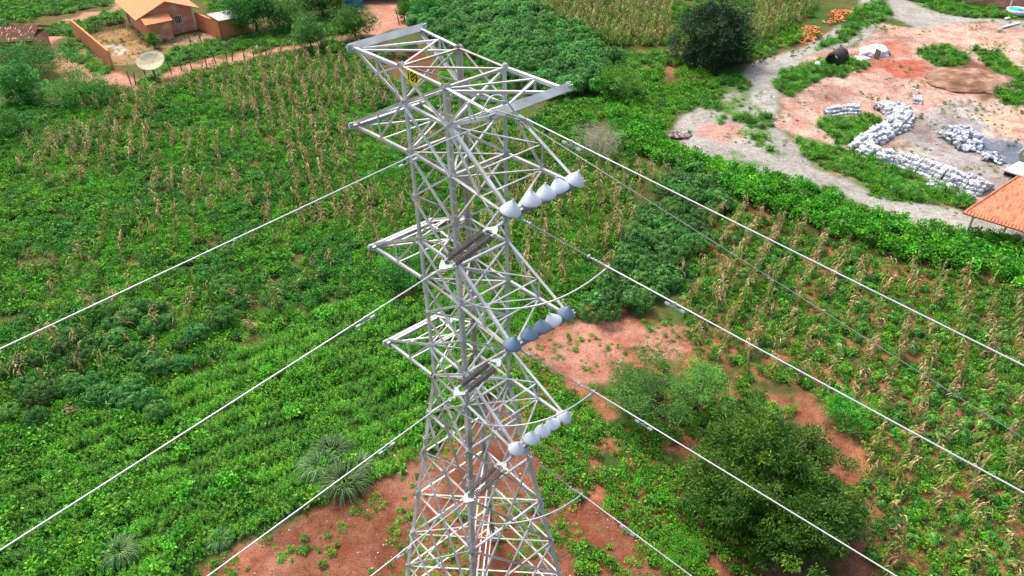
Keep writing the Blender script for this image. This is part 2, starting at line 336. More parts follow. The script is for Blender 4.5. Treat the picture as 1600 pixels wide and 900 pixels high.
SOILS = [  # polygon, colour, blur
 ([(560,-30),(640,-30),(634,42),(585,46),(556,20)], (0.432,0.230,0.151), 1),
 ([(95,70),(115,60),(180,110),(215,135),(190,140),(130,120),(95,120),(90,95)], (0.403,0.202,0.137), 2),
 ([(140,55),(200,40),(240,65),(260,62),(310,48),(345,60),(240,100),(180,100)], (0.266,0.166,0.079), 2),
 ([(268,60),(330,48),(345,58),(262,86)], (0.360,0.216,0.144), 2),
 ([(165,70),(195,68),(200,84),(175,88)], (0.396,0.360,0.302), 1),
 ([(585,75),(650,78),(692,100),(690,128),(640,122),(600,112)], (.150,.060,.032), 2),
 ([(830,520),(900,508),(985,500),(1080,505),(1085,540),(1050,560),(985,545),(975,600),(905,602),(850,568),(800,560)], (.33,.160,.112), 1),
 ([(885,280),(920,290),(935,330),(880,350),(845,380),(830,350),(870,300)], (.20,.105,.055), 3),
 ([(1060,90),(1110,100),(1130,120),(1080,130),(1040,110)], (0.230,0.101,0.050), 3),
 ([(870,95),(1010,80),(1040,120),(930,135)], (0.230,0.137,0.058), 4),
 ([(1170,590),(1250,620),(1330,650),(1370,780),(1370,900),(1300,960),(1300,760),(1260,650),(1180,625)], (.23,.10,.058), 2),
 ([(290,905),(330,870),(400,840),(440,815),(530,770),(590,765),(640,735),(700,700),(760,640),(800,600),(835,700),(900,780),(1000,790),(1080,780),(1180,840),(1200,960),(260,960)], (.180,.074,.040), 2),
 ([(340,905),(420,850),(460,850),(470,870),(380,930)], (.29,.135,.085), 3),
 ([(600,745),(660,700),(665,760),(640,800),(600,790)], (.23,.105,.065), 3),
 ([(1010,790),(1060,740),(1150,830),(1160,900),(1060,890)], (.18,.072,.038), 3),
 ([(80,855),(130,845),(125,880),(90,890)], (0.216,0.108,0.058), 3),
 ([(355,838),(400,830),(420,850),(350,880)], (0.324,0.144,0.086), 2),
 ([(820,690),(880,690),(905,760),(870,800),(830,760)], (.22,.095,.055), 3),
 (P_YARD, (.41,.275,.22), 2),
 ([(1390,46),(1480,40),(1600,60),(1600,110),(1520,72),(1440,72)], (0.490,0.317,0.245), 3),
 ([(1300,92),(1400,60),(1420,80),(1390,110),(1330,120)], (0.346,0.151,0.108), 3),
 ([(1490,75),(1560,120),(1570,150),(1530,155),(1480,110),(1470,95)], (0.187,0.094,0.058), 3),
 ([(1420,175),(1500,150),(1540,165),(1520,185),(1430,205)], (0.302,0.274,0.259), 2),
 ([(1350,240),(1430,190),(1520,210),(1480,230),(1560,270),(1600,290),(1600,400),(1520,330),(1440,262)], (0.346,0.288,0.230), 3),
 ([(1500,175),(1600,175),(1600,225),(1540,210)], (0.475,0.331,0.238), 3),
 ([(1425,195),(1500,172),(1560,205),(1600,220),(1640,300),(1560,292),(1500,268),(1440,245),(1410,215)], (.29,.275,.26), 3),
 ([(1515,212),(1560,222),(1600,222),(1600,262),(1560,250),(1530,240)], (0.122,0.151,0.194), 1),
 ([(1512,200),(1550,205),(1556,217),(1525,216)], (0.374,0.353,0.310), 1),
 ([(1105,180),(1150,190),(1170,215),(1130,225),(1095,205)], (.40,.22,.18), 1),
 ([(1040,195),(1100,200),(1135,215),(1080,228),(1050,215)], (0.403,0.223,0.180), 2),
 ([(1370,100),(1440,95),(1450,115),(1400,125)], (0.360,0.115,0.072), 2),
 ([(1250,140),(1340,130),(1330,160),(1260,165)], (0.288,0.187,0.151), 3),
]
P_GREENPATCH = [
 ([(380,60),(480,40),(560,28),(560,48),(480,66),(400,84)], .75), ([(686,60),(740,95),(800,130),(830,160),(760,160),(690,135)], .8), ([(300,-15),(400,-15),(400,22),(340,22)], .8), ([(850,70),(960,80),(1040,85),(1040,120),(960,140),(880,130)], .55), ([(205,130),(262,108),(262,118),(215,140)], .6), ([(90,78),(118,60),(170,112),(160,118)], .5),  # grass patches on the yard and round the houses
 ([(1222,115),(1270,100),(1300,92),(1350,95),(1355,105),(1330,118),(1280,125),(1250,140),(1230,152),(1216,135)], .85),
 ([(1432,80),(1480,70),(1510,88),(1500,100),(1455,105)], .95),
 ([(1510,75),(1560,85),(1600,110),(1600,165),(1560,165),(1555,140),(1575,130),(1540,98)], .9),
 ([(1285,188),(1330,180),(1380,188),(1370,205),(1340,225),(1300,225),(1290,205)], .9),
 ([(1240,212),(1290,225),(1345,240),(1400,262),(1440,280),(1500,300),(1520,330),(1460,318),(1380,312),(1330,282),(1280,262)], .85),
 ([(1265,78),(1310,55),(1330,30),(1352,10),(1375,0),(1396,22),(1380,32),(1345,42),(1330,60),(1290,75)], .9),
 ([(1090,150),(1150,110),(1170,130),(1150,180),(1110,175)], .35),
 ([(1400,-5),(1500,-5),(1560,20),(1600,22),(1560,28),(1490,26),(1440,12)], .8),
 ([(265,78),(330,66),(400,55),(400,72),(330,90),(262,104),(255,90)], .95),
 ([(55,48),(110,38),(190,16),(190,34),(140,50),(120,55),(60,56)], .9),
 ([(0,0),(160,-10),(170,8),(100,22),(0,30)], .6),
 ([(480,28),(560,28),(552,40),(480,56)], .8),
 ([(1120,165),(1160,160),(1205,185),(1212,215),(1240,240),(1225,248),(1180,222),(1130,195)], .12),
 ([(1080,250),(1130,235),(1180,250),(1230,268),(1160,262)], .2),
 ([(1245,300),(1300,290),(1330,305),(1290,306)], .3),
 ([(1590,60),(1640,60),(1640,140),(1600,110)], .7),
]
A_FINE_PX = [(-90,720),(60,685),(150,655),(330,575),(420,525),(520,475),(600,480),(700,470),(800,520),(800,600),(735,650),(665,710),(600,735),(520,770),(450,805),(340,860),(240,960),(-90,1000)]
def ground_colours(X, Y):
    q, z = toimg(np.stack([X, Y, np.zeros_like(X)], -1))
    ok = z > 1
    q = np.where(ok[..., None], q, -9999)
    wx, wy = (fbm(X, Y, 3., 1, 6)-.5), (fbm(X, Y, 3., 2, 6)-.5)
    qw = toimg(np.stack([X+wx*3.4, Y+wy*3.4, np.zeros_like(X)], -1))[0]; qw = np.where(ok[..., None], qw, -9999)
    n1 = fbm(X, Y, 6, 3)[..., None]; n2 = fbm(X, Y, 1.1, 4)[..., None]
    g1 = np.array([.045, .10, .018]); g2 = np.array([.13, .085, .035])
    t = np.clip((n1*.5+n2*.5-.36)*3.6, 0, 1)
    C = g1*(1-t)+g2*t
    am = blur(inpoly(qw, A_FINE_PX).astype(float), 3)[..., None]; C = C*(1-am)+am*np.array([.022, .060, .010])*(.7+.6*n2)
    # the right-hand field shows more red soil between plants
    fm = blur(inpoly(qw, [(1100,300),(1330,360),(1600,440),(1700,960),(1300,960),(1180,600),(1060,540),(1060,420)]).astype(float)+inpoly(qw, [(790,470),(980,480),(1100,540),(1220,600),(1200,960),(560,960),(620,760),(740,600)]), 3).clip(0, 1)[..., None]
    soil = np.array([.25, .10, .052])*(.6+.8*n2)
    t = np.clip((n2-.40)*5, 0, 1)
    C = C*(1-fm)+fm*(C*(1-t)*.8+soil*t)
    for poly, col, b in SOILS:
        mk = blur(inpoly(qw, poly).astype(float), b)[..., None]
        v = (.45+.75*fbm(X, Y, 3.2, 5)+.38*fbm(X, Y, .8, 2))[..., None]
        rr_ = np.clip((fbm(X, Y, .9, 7, 3)-.5)*4+.25, 0, 1)[..., None]
        cc = np.array(col)*v*(1-rr_*np.array([.18, .34, .38]))
        C = C*(1-mk)+cc*mk
    mk = blur(sum(inpoly(qw, p) for p in P_PATH).clip(0, 1).astype(float), 1)[..., None]
    C = C*(1-mk)+mk*np.array([.40, .20, .135])*(.7+.6*n2)
    rm = blur(sum(inpoly(q+(qw-q)*.5, p) for p in P_ROAD).clip(0, 1).astype(float), 2)[..., None]
    rc = np.array([.30, .285, .25])*(.7+.6*n2)*(.85+.3*n1)
    C = C*(1-rm)+rm*rc
    pm_ = blur(inpoly(qw, [(1100,190),(1150,195),(1172,218),(1130,228),(1085,212)]).astype(float), 2)[..., None]; C = C*(1-pm_)+pm_*np.array([.40, .23, .185])*(.7+.6*n2)
    for poly, d in P_GREENPATCH:
        mk = blur(inpoly(qw, poly).astype(float), 2)[..., None]*np.clip((n2-.5+d*.45)*6, 0, 1)*.8
        C = C*(1-mk)+mk*np.array([.07, .15, .02])
    return C, rm[..., 0]
def hgt(x, y):
    """small relief shared by everything"""
    return (fbm(x, y, 5, 6)-.5)*.30 + (fbm(x, y, 1., 2)-.5)*.06
def grid_mesh(name, xs, ys, mat, off=0., mask=None, zfun=None):
    X, Y = np.meshgrid(xs, ys, indexing='ij'); C, rm = ground_colours(X, Y)
    Z = hgt(X, Y) if zfun is None else zfun(X, Y); Z = Z+off
    nx, ny = X.shape; idx = np.arange(nx*ny).reshape(nx, ny)
    Q = np.stack([idx[:-1, :-1], idx[1:, :-1], idx[1:, 1:], idx[:-1, 1:]], -1).reshape(-1, 4)
    V = np.stack([X, Y, Z], -1).reshape(-1, 3); C = C.reshape(-1, 3)
    if mask is not None:
        mm = mask(X, Y, rm); fm = (mm[:-1, :-1] & mm[1:, :-1] & mm[1:, 1:] & mm[:-1, 1:]).ravel(); Q = Q[fm]
        used = np.unique(Q); re = -np.ones(nx*ny, int); re[used] = np.arange(len(used)); Q = re[Q]; V = V[used]; C = C[used]
    me = bpy.data.meshes.new(name)
    me.vertices.add(len(V)); me.vertices.foreach_set('co', V.ravel())
    me.loops.add(Q.size); me.loops.foreach_set('vertex_index', Q.ravel())
    me.polygons.add(len(Q)); me.polygons.foreach_set('loop_start', np.arange(len(Q))*4)
    me.update(calc_edges=True)
    a = me.attributes.new('col', 'FLOAT_COLOR', 'POINT'); a.data.foreach_set('color', np.concatenate([C, np.ones((len(C), 1))], 1).astype(np.float32).ravel())
    me.polygons.foreach_set('use_smooth', [True]*len(Q)); me.materials.append(mat)
    o = bpy.data.objects.new(name, me); COL.objects.link(o); o['kind'] = 'structure'
    return o
def axis(a, b, st, far):
    core = np.arange(a, b+st/2, st); lo = []; hi = []; s = st; x = a
    while x > -far: s *= 1.35; x -= s; lo.append(x)
    s = st; x = b
    while x < far: s *= 1.35; x += s; hi.append(x)
    return np.array(lo[::-1]+list(core)+hi)
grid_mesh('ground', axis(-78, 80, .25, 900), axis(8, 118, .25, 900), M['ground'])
fx = np.arange(10, 80, .25); fy = np.arange(40, 118, .25)
def m_road(X, Y, rm): return rm > .55
grid_mesh('road', fx, fy, M['ground'], .012, m_road)
def m_path(X, Y, rm):
    q, z = toimg(np.stack([X+(fbm(X, Y, 3., 1, 6)-.5)*3.4, Y+(fbm(X, Y, 3., 2, 6)-.5)*3.4, 0*X], -1))
    return sum(inpoly(q, p) for p in P_PATH).clip(0, 1) > 0
grid_mesh('path', np.arange(-78, -8, .25), np.arange(60, 118, .25), M['ground'], .012, m_path)

# ================================================================= TOWER
S = .85
P = dict(Tx=-1.6005, Ty=21.8758, phi=-.8663)
ZL = [-8.2879, -9.4204, -11.0131, -14.2609, -15.8528, -18.9493, -20.4631, -32.9967]
TZ = [z*S+H for z in ZL]
TU = np.array([math.cos(P['phi']), math.sin(P['phi']), 0]); TV = np.array([-math.sin(P['phi']), math.cos(P['phi']), 0])
T0 = np.array([P['Tx'], P['Ty'], 0])*S
ZUP = np.array([0, 0, 1.])
W_TOP, W_WAIST, W_LOW = 1.1*S, 1.0512*S, 2.6153*S
def halfw(z):
    if z >= TZ[6]: return W_TOP+(W_WAIST-W_TOP)*(TZ[0]-z)/(TZ[0]-TZ[6])
    return W_WAIST+(W_LOW-W_WAIST)*(TZ[6]-z)/(TZ[6]-TZ[7])
SG = {'A': (-1, -1), 'D': (1, -1), 'C': (1, 1), 'B': (-1, 1)}
def tp(a, b, z): return T0+a*TU+b*TV+z*ZUP
def node(k, z): h = halfw(z); return tp(SG[k][0]*h, SG[k][1]*h, z)
tower = empty('transmission_tower', tuple(T0), 'tall galvanised steel lattice power pylon with crossarms, standing in the middle', 'power pylon')
def tbuild(mb, name, mat, parent=None, **k):
    par = tower if parent is None else parent
    return mb.build(name, mat, par, **k) if par is not tower else _tb(mb, name, mat, **k)
def _tb(mb, name, mat, **k):
    v = [tuple(np.array(p)-T0) for p in mb.v]; mb.v = v
    return mb.build(name, mat, tower, **k)
ZG = -.3
for k in 'ADCB':
    mb = MB(); a, b = SG[k]
    zs = [TZ[0]+.06, TZ[6], TZ[7], ZG]
    for z1, z2 in zip(zs[:-1], zs[1:]):
        p, q = node(k, z1), node(k, z2)
        w = .125 if z1 > TZ[6]+.01 else .165
        t = .018
        # leg: angle whose corner is the tower corner
        e1 = -a*TU; e2 = -b*TV
        mb.prism([(0, 0), (w, 0), (w, t), (t, t), (t, w), (0, w)], p, q, e1, e2)
    leg = _tb(mb, 'leg', M['steel'] if k in 'AC' else M['steel2'])
    for z in (TZ[6]-.25, TZ[4]-.3, TZ[6]-3.2, TZ[6]-6.5):
        p = node(k, z)-T0
        mb = MB()
        for e, n in ((-a*TU, -b*TV), (-b*TV, -a*TU)):
            mb.box(p+e*.065-n*.008, e*.073, n*.006, ZUP*.26)
            for j in range(5):
                for s in (.04, .1):
                    mb.box(p+e*s-n*.018+ZUP*(-.2+.1*j), e*.012, n*.012, ZUP*.012)
        mb.build('splice_plate', M['beam'], leg)
    if k == 'D':
        z = 2.5
        while z < TZ[0]:
            p = node(k, z)-T0; e = (b*TV if int(z*10) % 2 else a*TU)
            mb = MB(); mb.tube([p, p+e*.16, p+e*.16+ZUP*.025], .011, 5); mb.build('step_bolt', M['fitting'], leg); z += .4
# body bracing
faces = [('A', 'D', -TV), ('D', 'C', TU), ('C', 'B', TV), ('B', 'A', -TU)]
def subdiv(a, b, n): return [a+(b-a)*i/n for i in range(n+1)]
panels = [(TZ[0], TZ[1]), (TZ[1], TZ[2])]
lv = subdiv(TZ[2], TZ[3], 2); panels += list(zip(lv[:-1], lv[1:])); panels += [(TZ[3], TZ[4])]
lv = subdiv(TZ[4], TZ[5], 2); panels += list(zip(lv[:-1], lv[1:])); panels += [(TZ[5], TZ[6])]
low = [TZ[6], TZ[6]-1.75, TZ[6]-3.75, TZ[6]-6.05, TZ[6]-8.5, TZ[7], 1.2]
lowp = list(zip(low[:-1], low[1:]))
def gusset(mb, c, n, r):
    c = np.array(c); e = np.cross(n, ZUP); e = e/np.linalg.norm(e)
    mb.prism([(r*math.cos(t), .8*r*math.sin(t)) for t in np.linspace(0, 2*math.pi, 7)[:-1]], c, c+n*.01, e, ZUP)
lowx = [(low[0], low[1])]+[(low[i], low[i+2]) for i in range(5)]
for i, (z1, z2) in enumerate(panels+lowx):
    lowpart = i >= len(panels)
    for f, (k1, k2, n) in enumerate(faces):
        mb = MB(); o1, o2 = n*(.012+.02*(i % 2)*lowpart), n*(.032+.02*(i % 2)*lowpart)
        w = .056 if not lowpart else .062
        p1, p2, q1, q2 = node(k1, z1), node(k2, z1), node(k1, z2), node(k2, z2)
        mb.angle(p1+o1, q2+o1, w, -n); mb.angle(p2+o2, q1+o2, w, n, flip=-1)
        for c in (p1, p2): gusset(mb, c+n*.055-(c-T0-ZUP*c[2])*.05, n, .12)
        _tb(mb, 'cross_brace', M['steel'] if (i+f) % 3 else M['steel2'])
# horizontal frames
zs_h = [TZ[0], TZ[1], TZ[2], TZ[3], TZ[4], TZ[5], TZ[6]]+low[1:]
for i, z in enumerate(zs_h):
    mb = MB(); w = .07
    for k1, k2, n in faces: mb.angle(node(k1, z)-n*.03, node(k2, z)-n*.03, w, ZUP, flip=-1)
    a_, c2_, d_, b_ = node('A', z), node('C', z), node('D', z), node('B', z)
    if i in (0, 2, 4, 6) or i > 8:
        dz = ZUP*.03
        mb.angle(a_-dz, c2_-dz, .06, ZUP)
        if i != 0: mb.angle(d_-dz*2.2, b_-dz*2.2, .06, ZUP)
    _tb(mb, 'horizontal_frame', M['steel'] if i % 2 else M['steel2'])
# crossarms
Ls = [2.254, 2.7802, 2.8187, 2.823]; Rs = [2.2728, 2.8693, 2.7965, 2.9084]; Bs = [1.2487, 1.2989, 1.2358, 1.2116]
ARM_END = {}
for n_ in range(4):
    for side in (-1, 1):
        zb = TZ[[0, 2, 4, 6][n_]]; zo = TZ[[1, 1, 3, 5][n_]]      # flat chord level and sloping chord's level at the body
        Ln = (Ls if side < 0 else Rs)[n_]*S; b = Bs[n_]*S; h = halfw(zb); ho = halfw(zo)
        arm = bpy.data.objects.new('crossarm', None); COL.objects.link(arm); arm.parent = tower
        tipn, tipf = tp(side*(h+Ln), -b, zb), tp(side*(h+Ln), b, zb)
        ARM_END[(n_, side)] = (tipn, tipf)
        bn, bf = tp(side*h, -h, zb), tp(side*h, h, zb); on, of = tp(side*ho, -ho, zo), tp(side*ho, ho, zo)
        mb = MB(); wz = .085
        sgn = -1 if n_ == 0 else 1
        tin, tif = tipn+ZUP*.05*sgn*1, tipf+ZUP*.05*sgn
        mb.angle(bn, tipn, wz, ZUP); mb.angle(bf, tipf, wz, ZUP, flip=-1)
        mb.angle(on, tin, wz, -TV); mb.angle(of, tif, wz, TV, flip=-1)
        # lattice in flat plane
        m1n, m1f = bn+(tipn-bn)*.5, bf+(tipf-bf)*.5
        dz = -ZUP*.025
        mb.angle(bn+dz, m1f+dz, .05, ZUP); mb.angle(m1f+dz*2, tipn+dz*2, .05, ZUP)
        if n_ == 0:
            mb.angle((tipn if side < 0 else tipf)+dz*3, (bf if side < 0 else bn)+dz*3, .065, ZUP)
        else: mb.angle(m1n+dz*2, m1f+dz*2, .045, ZUP)
        # side lattices and sloping plane
        for (pb, po, pt, nn) in ((bn, on, tipn, -TV), (bf, of, tipf, TV)):
            mm = pb+(pt-pb)*.5; mo = po+(pt-po)*.5
            mb.angle(mm+nn*.02, mo+nn*.02, .045, nn); mb.angle(po+nn*.03, mm+nn*.03, .05, nn)
        mo1, mo2 = on+(tipn-on)*.5, of+(tipf-of)*.5
        mb.angle(mo1, mo2, .045, ZUP*sgn); mb.angle(on, mo2, .045, ZUP*sgn)
        mb.v = [tuple(np.array(p)-T0) for p in mb.v]
        mb.build('arm_lattice', M['steel'], arm)
        # channel-section end beam
        d = (tipf-tipn); d /= np.linalg.norm(d); ex = .12
        mb = MB(); out = side*TU
        prof = [(x*.70, y*1.3) for x, y in [(-.14, -.035), (.14, -.035), (.14, .035), (.125, .035), (.125, -.02), (-.125, -.02), (-.125, .035), (-.14, .035)]]
        zc = ZUP*(.07 if n_ else .06)
        e1 = ZUP if n_ else ZUP*.75-TU*.66; e2 = np.cross(d, e1)*(-1 if n_ else 1)
        if n_: e1 = ZUP*.6 ; e2 = out
        else: e1 = e1/np.linalg.norm(e1); e2 = np.cross(e1, d)
        mb.prism(prof, tipn-d*ex-T0+zc*0, tipf+d*ex-T0+zc*0, e1, e2)
        if n_: mb.prism(prof, tipn-d*ex-T0-out*.13, tipf+d*ex-T0-out*.13, e1, -e2)
        mb.build('end_beam', M['beam'], arm)
        # tip plates and hardware
        for tpt, s in ((tipn, -1), (tipf, 1)):
            mb = MB()
            mb.box(tpt-T0+s*d*(ex+.01), d*.07, out*.05, ZUP*.02)
            for j in range(3):
                c = tpt-T0+s*d*(ex-.02)+out*(.05*(j-1)); mb.box(c, d*.05, out*.012, ZUP*(.1-.02*j))
            for j in range(4): mb.box(tpt-T0+s*d*(ex+.04)+ZUP*(.05*j-.08)+out*.03*(-1)**j, d*.03, out*.02, ZUP*.03)
            mb.build('tip_plate', M['fitting'], arm)
        # bird guards: five sheet-metal cones standing on each right-hand arm's end beam
        if side > 0 and n_ > 0:
            tl = [(.0, (.22, .0)), (.29, (.0, .0)), (.50, (-.06, .0)), (.70, (-.28, .05)), (.92, (.36, .1))]
            for j, (t, (lx, ly)) in enumerate(tl):
                c = tipn+(tipf-tipn)*t-T0+ZUP*.13+out*.02
                ax = ZUP+lx*np.array([1, 0, 0])+ly*np.array([0, 1, 0])+.05*RNG.normal(size=3)*(n_ != 1)
                r = .252; mb = MB()
                mb.lathe([(r-.012, .0), (r, 0), (r*1.0, .02), (r*.80, .105), (r*.56, .18), (r*.30, .25), (r*.1, .295), (.02, .315), (.018, .34), (.0, .342)], c, ax, 28)
                mb.lathe([(r-.012, 0), (r*.62, .1), (0.001, .29)], c, ax, 28)
                mb.tube([c-ZUP*.13, c+ax*.28], .012, 6)
                blue = n_ == 2 and j != 3
                o = mb.build('bird_guard_cone', M['cone_blue' if blue else 'cone_light'], arm, smooth=True)
                if blue: o['label'] = 'blue-grey cone of the middle arm'
                elif n_ == 2: o['label'] = 'pale cone among the blue-grey ones'
# concrete feet
for k in 'ADCB':
    p = node(k, 0); mb = MB(); mb.lathe([(.001, .45), (.26, .45), (.3, .40), (.3, -.4)], p-T0-np.array([0, 0, 0]), (0, 0, 1), 16); mb.build('footing', M['concrete'], tower)
# number plate
pp = tp(-W_TOP+2*W_TOP*.34, -W_TOP-.07, TZ[0]-.10); mb = MB()
mb.box(pp-T0, TU*.23, TV*.004, ZUP*.15); plate = mb.build('number_plate', M['yellow'], tower)
cu = bpy.data.curves.new('digits', 'FONT'); cu.body = '189'; cu.size = .33; cu.align_x = 'CENTER'; cu.align_y = 'CENTER'; cu.extrude = .002; cu.offset = .006
to = bpy.data.objects.new('digits_source', cu); COL.objects.link(to)
dg = bpy.context.evaluated_depsgraph_get(); me = bpy.data.meshes.new_from_object(to.evaluated_get(dg)); bpy.data.objects.remove(to)
me.materials.clear(); me.materials.append(M['black'])
dob = bpy.data.objects.new('digits', me); COL.objects.link(dob); dob.parent = plate
xs_ = np.array([v.co.x for v in me.vertices]); dob.scale = (.40/(xs_.max()-xs_.min()), 1, 1)
rm_ = Matrix((Vector(TU), Vector(ZUP), Vector(-TV))).transposed().to_4x4(); scm = Matrix.Diagonal((.40/(xs_.max()-xs_.min()), 1.0, 1, 1))
dob.matrix_local = Matrix.Translation(Vector(pp-T0-TV*.008))@rm_@scm

# ================================================================= WIRES
AZL, AZR = R(225), R(129)
hL = np.array([math.sin(AZL), math.cos(AZL), 0]); hR = np.array([math.sin(AZR), math.cos(AZR), 0])
def on_plane(P_, h, q):
    """point seen at q in the vertical plane through P_ along h"""
    n = np.array([h[1], -h[0], 0]); d = ray(q); return CAM+d*((n@(P_-CAM))/(n@d))
def wdir(h, q1, q2):
    n = np.cross(ray(q1), ray(q2)); m_ = -(n@h)/n[2]; d = h+m_*ZUP; return d/np.linalg.norm(d)
def damper(J, d, dist, r, parent):
    mb = MB(); c = J+d*dist; lo = c-ZUP*.11
    mb.box(c-ZUP*.05, d*.03, np.cross(d, ZUP)*.018, ZUP*.07)
    mb.tube([lo-d*.2, lo+d*.2], .010, 5)
    for s in (-1, 1): mb.tube([lo+s*d*.12, lo+s*d*.135, lo+s*d*.23, lo+s*d*.24], [.018, .034, .034, .02], 8)
    mb.v = [tuple(np.array(v)-J) for v in mb.v]
    mb.build('vibration_damper', M['fitting'], parent)
def wire(name, J, d, L_, r, label, sag=.0, mat='wire', dampers=(), group=None):
    root = empty(name, tuple(J), label, 'power line', group)
    mb = MB(); pts = []
    for i in range(25):
        t = i/24; s = t*L_; pts.append(d*s+ZUP*(sag*t*t))
    mb.tube(pts, r, 6); mb.build('conductor', M[mat], root, smooth=True)
    for dd in dampers: damper(J, d, dd, r, root)
    return root
def insul_disc_string(p, q, name, parent, off, nd=17, mat='porcelain'):
    d = q-p; Ln = np.linalg.norm(d); d /= Ln
    mb = MB(); mb.tube([p-off, q-off], .014, 6, 1)
    for i in range(nd):
        c = p+d*(Ln*(i+.5)/nd)-off; st = Ln/nd
        mb.lathe([(.02, -st*.45), (.035, -st*.3), (.085, -st*.05), (.092, st*.05), (.05, st*.12), (.02, st*.3)], c, d, 14)
    mb.build(name, [M[mat], M['fitting']], parent, smooth=False)
def plate3(mb, a, b, c, n, t=.012):
    mb.prism([(0, 0), (1, 0), (0, 1)], a-n*t/2, a+n*t/2, b-a, c-a)
LV = [('shield', None)]
lab = {1: 'upper', 2: 'middle', 3: 'lowest'}
JL = {}; JR = {}
left_q = {1: ((683, 424), (0, 860)), 2: ((706, 621), (325, 900)), 3: ((722, 788), (580, 900))}
right_q = {1: ((949, 416.5), (1600, 770)), 2: ((927, 611), (1400, 900)), 3: ((908, 772), (1080, 900))}
start_q = {1: (922, 402), 2: (906, 602), 3: (893, 763)}
for n_ in (1, 2, 3):
    tn, tf = ARM_END[(n_, 1)]; dbeam = (tf-tn)/np.linalg.norm(tf-tn)
    A1 = tn-dbeam*.12-ZUP*.06
    J = on_plane(A1, hL, left_q[n_][0]); JL[n_] = J
    root = empty('insulator_assembly', tuple(A1), 'pair of dark brown ribbed insulator strings between white yoke plates on the %s right-hand arm' % lab[n_], 'insulator', 'double strain insulators')
    d = J-A1; D_ = np.linalg.norm(d); d /= D_; side = np.cross(d, ZUP); side /= np.linalg.norm(side); upn = np.cross(side, d)
    ya, yb = A1+d*.32, J-d*.12
    sp = .125
    for (c, s, nm) in ((ya-A1, 1, 0), (yb-A1, -1, 1)):
        mb = MB()
        if nm == 0:
            mb.tube([A1-A1, d*.32], .02, 6)
            for j in range(5): mb.box(d*(.05+.06*j), d*.02, side*.03, upn*.03)
        mb.prism([(-.03, -.04), (.17, -.19), (.2, -.13), (.13, 0), (.2, .13), (.17, .19), (-.03, .04)], c-upn*.012, c+upn*.012, d*s, side)
        for e in (-1, 1): mb.tube([c+s*d*.16+e*side*sp, c+s*d*.30+e*side*sp], [.02, .026], 6)
        mb.build('yoke_plate', M['fitting'], root)
    for e in (-1, 1):
        insul_disc_string(ya+d*.30+e*side*sp-A1, yb-d*.30+e*side*sp-A1, 'insulator_string', root, 0)
    dl = wdir(hL, *left_q[n_])
    qd = {1: (572, 502), 2: (605, 700), 3: (632, 865)}[n_]
    pd = on_plane(J, hL, qd)
    wire('conductor_wire', J-dl*.1, dl, 60, .0165, 'silver conductor running from the %s insulator pair down to the lower left' % lab[n_], dampers=(np.linalg.norm(pd-J)+.1,), group='conductors leaving to the left')
    # right-hand side: polymer insulator
    A2 = tn+dbeam*.22-ZUP*.10
    J2 = on_plane(A2, hR, right_q[n_][0]); JR[n_] = J2
    SE = on_plane(A2, hR, start_q[n_]); d2 = SE-A2; D2 = np.linalg.norm(d2); d2 /= D2
    print('string', n_, 'left', round(D_, 2), 'right', round(np.linalg.norm(J2-A2), 2), round(D2, 2), 'slope', dl[2].round(3), wdir(hR, *right_q[n_])[2].round(3))
    root = empty('polymer_insulator', tuple(A2), 'thin grey polymer insulator rod leading right from the cones of the %s arm' % lab[n_], 'insulator', 'polymer strain insulators')
    mb = MB(); k = D2*.12/.9
    mb.tube([0*d2, d2*D2*.17], .016, 6)
    for j in range(4): mb.box(d2*(D2*.04*(j+.6)), d2*.02, np.cross(d2, ZUP)*.028, ZUP*.026)
    mb.lathe([(.02, 0), (.05, .01), (.05, .05), (.02, .07)], d2*D2*.17, d2, 10)
    mb.lathe([(.02, 0), (.05, .01), (.05, .05), (.02, .07)], d2*(D2-.07), d2, 10)
    v = J2-SE; vl = np.linalg.norm(v); v /= vl
    mb.tube([SE-A2, J2-A2], .016, 6)
    for j in range(4): mb.lathe([(.015, -.02), (.034, -.01), (.034, .01), (.015, .02)], SE-A2+v*vl*(.2+.16*j), v, 8)
    mb.tube([SE-A2+v*vl*.5+np.array([.03*math.cos(t), 0, .03*math.sin(t)]) for t in np.linspace(0, 6.3, 9)], .008, 5)
    mb.build('end_fitting', M['fitting'], root)
    mb = MB(); a0, a1 = d2*(D2*.17+.07), d2*(D2-.07); mb.tube([a0, a1], .012, 6)
    ns = 34
    for j in range(ns):
        mb.lathe([(.012, -.008), (.036 if j % 2 else .028, .002), (.012, .008)], a0+(a1-a0)*(j+.5)/ns, d2, 8)
    mb.build('shed_rod', M['polymer'], root)
    dr = wdir(hR, *right_q[n_])
    qd = {1: (1057, 482), 2: (1007, 668), 3: (983, 828)}[n_]; pd = on_plane(J2, hR, qd)
    wire('conductor_wire', J2-dr*.06, dr, 60, .0165, 'silver conductor running from the %s polymer insulator down to the lower right' % lab[n_], dampers=(np.linalg.norm(pd-J2),), group='conductors leaving to the right')
    # jumper loop under the arm
    a, b = J+dl*.18-ZUP*.03, J2+ZUP*-.03
    pts = []; sagj = {1: 1.0, 2: 1.0, 3: .92}[n_]
    for i in range(29):
        t = i/28; p = a+(b-a)*t
        s = 1-(abs(2*t-.86)/(1.14 if t > .43 else .86))**2.3
        pts.append(p-ZUP*sagj*s)
    jr = empty('jumper_cable', tuple(a), 'white jumper cable looping beneath the %s right-hand arm from left conductor to right conductor' % lab[n_], 'cable', 'jumper loops')
    mb = MB(); mb.tube([p-a for p in pts], .021, 6); mb.build('loop', M['wire'], jr, smooth=True)
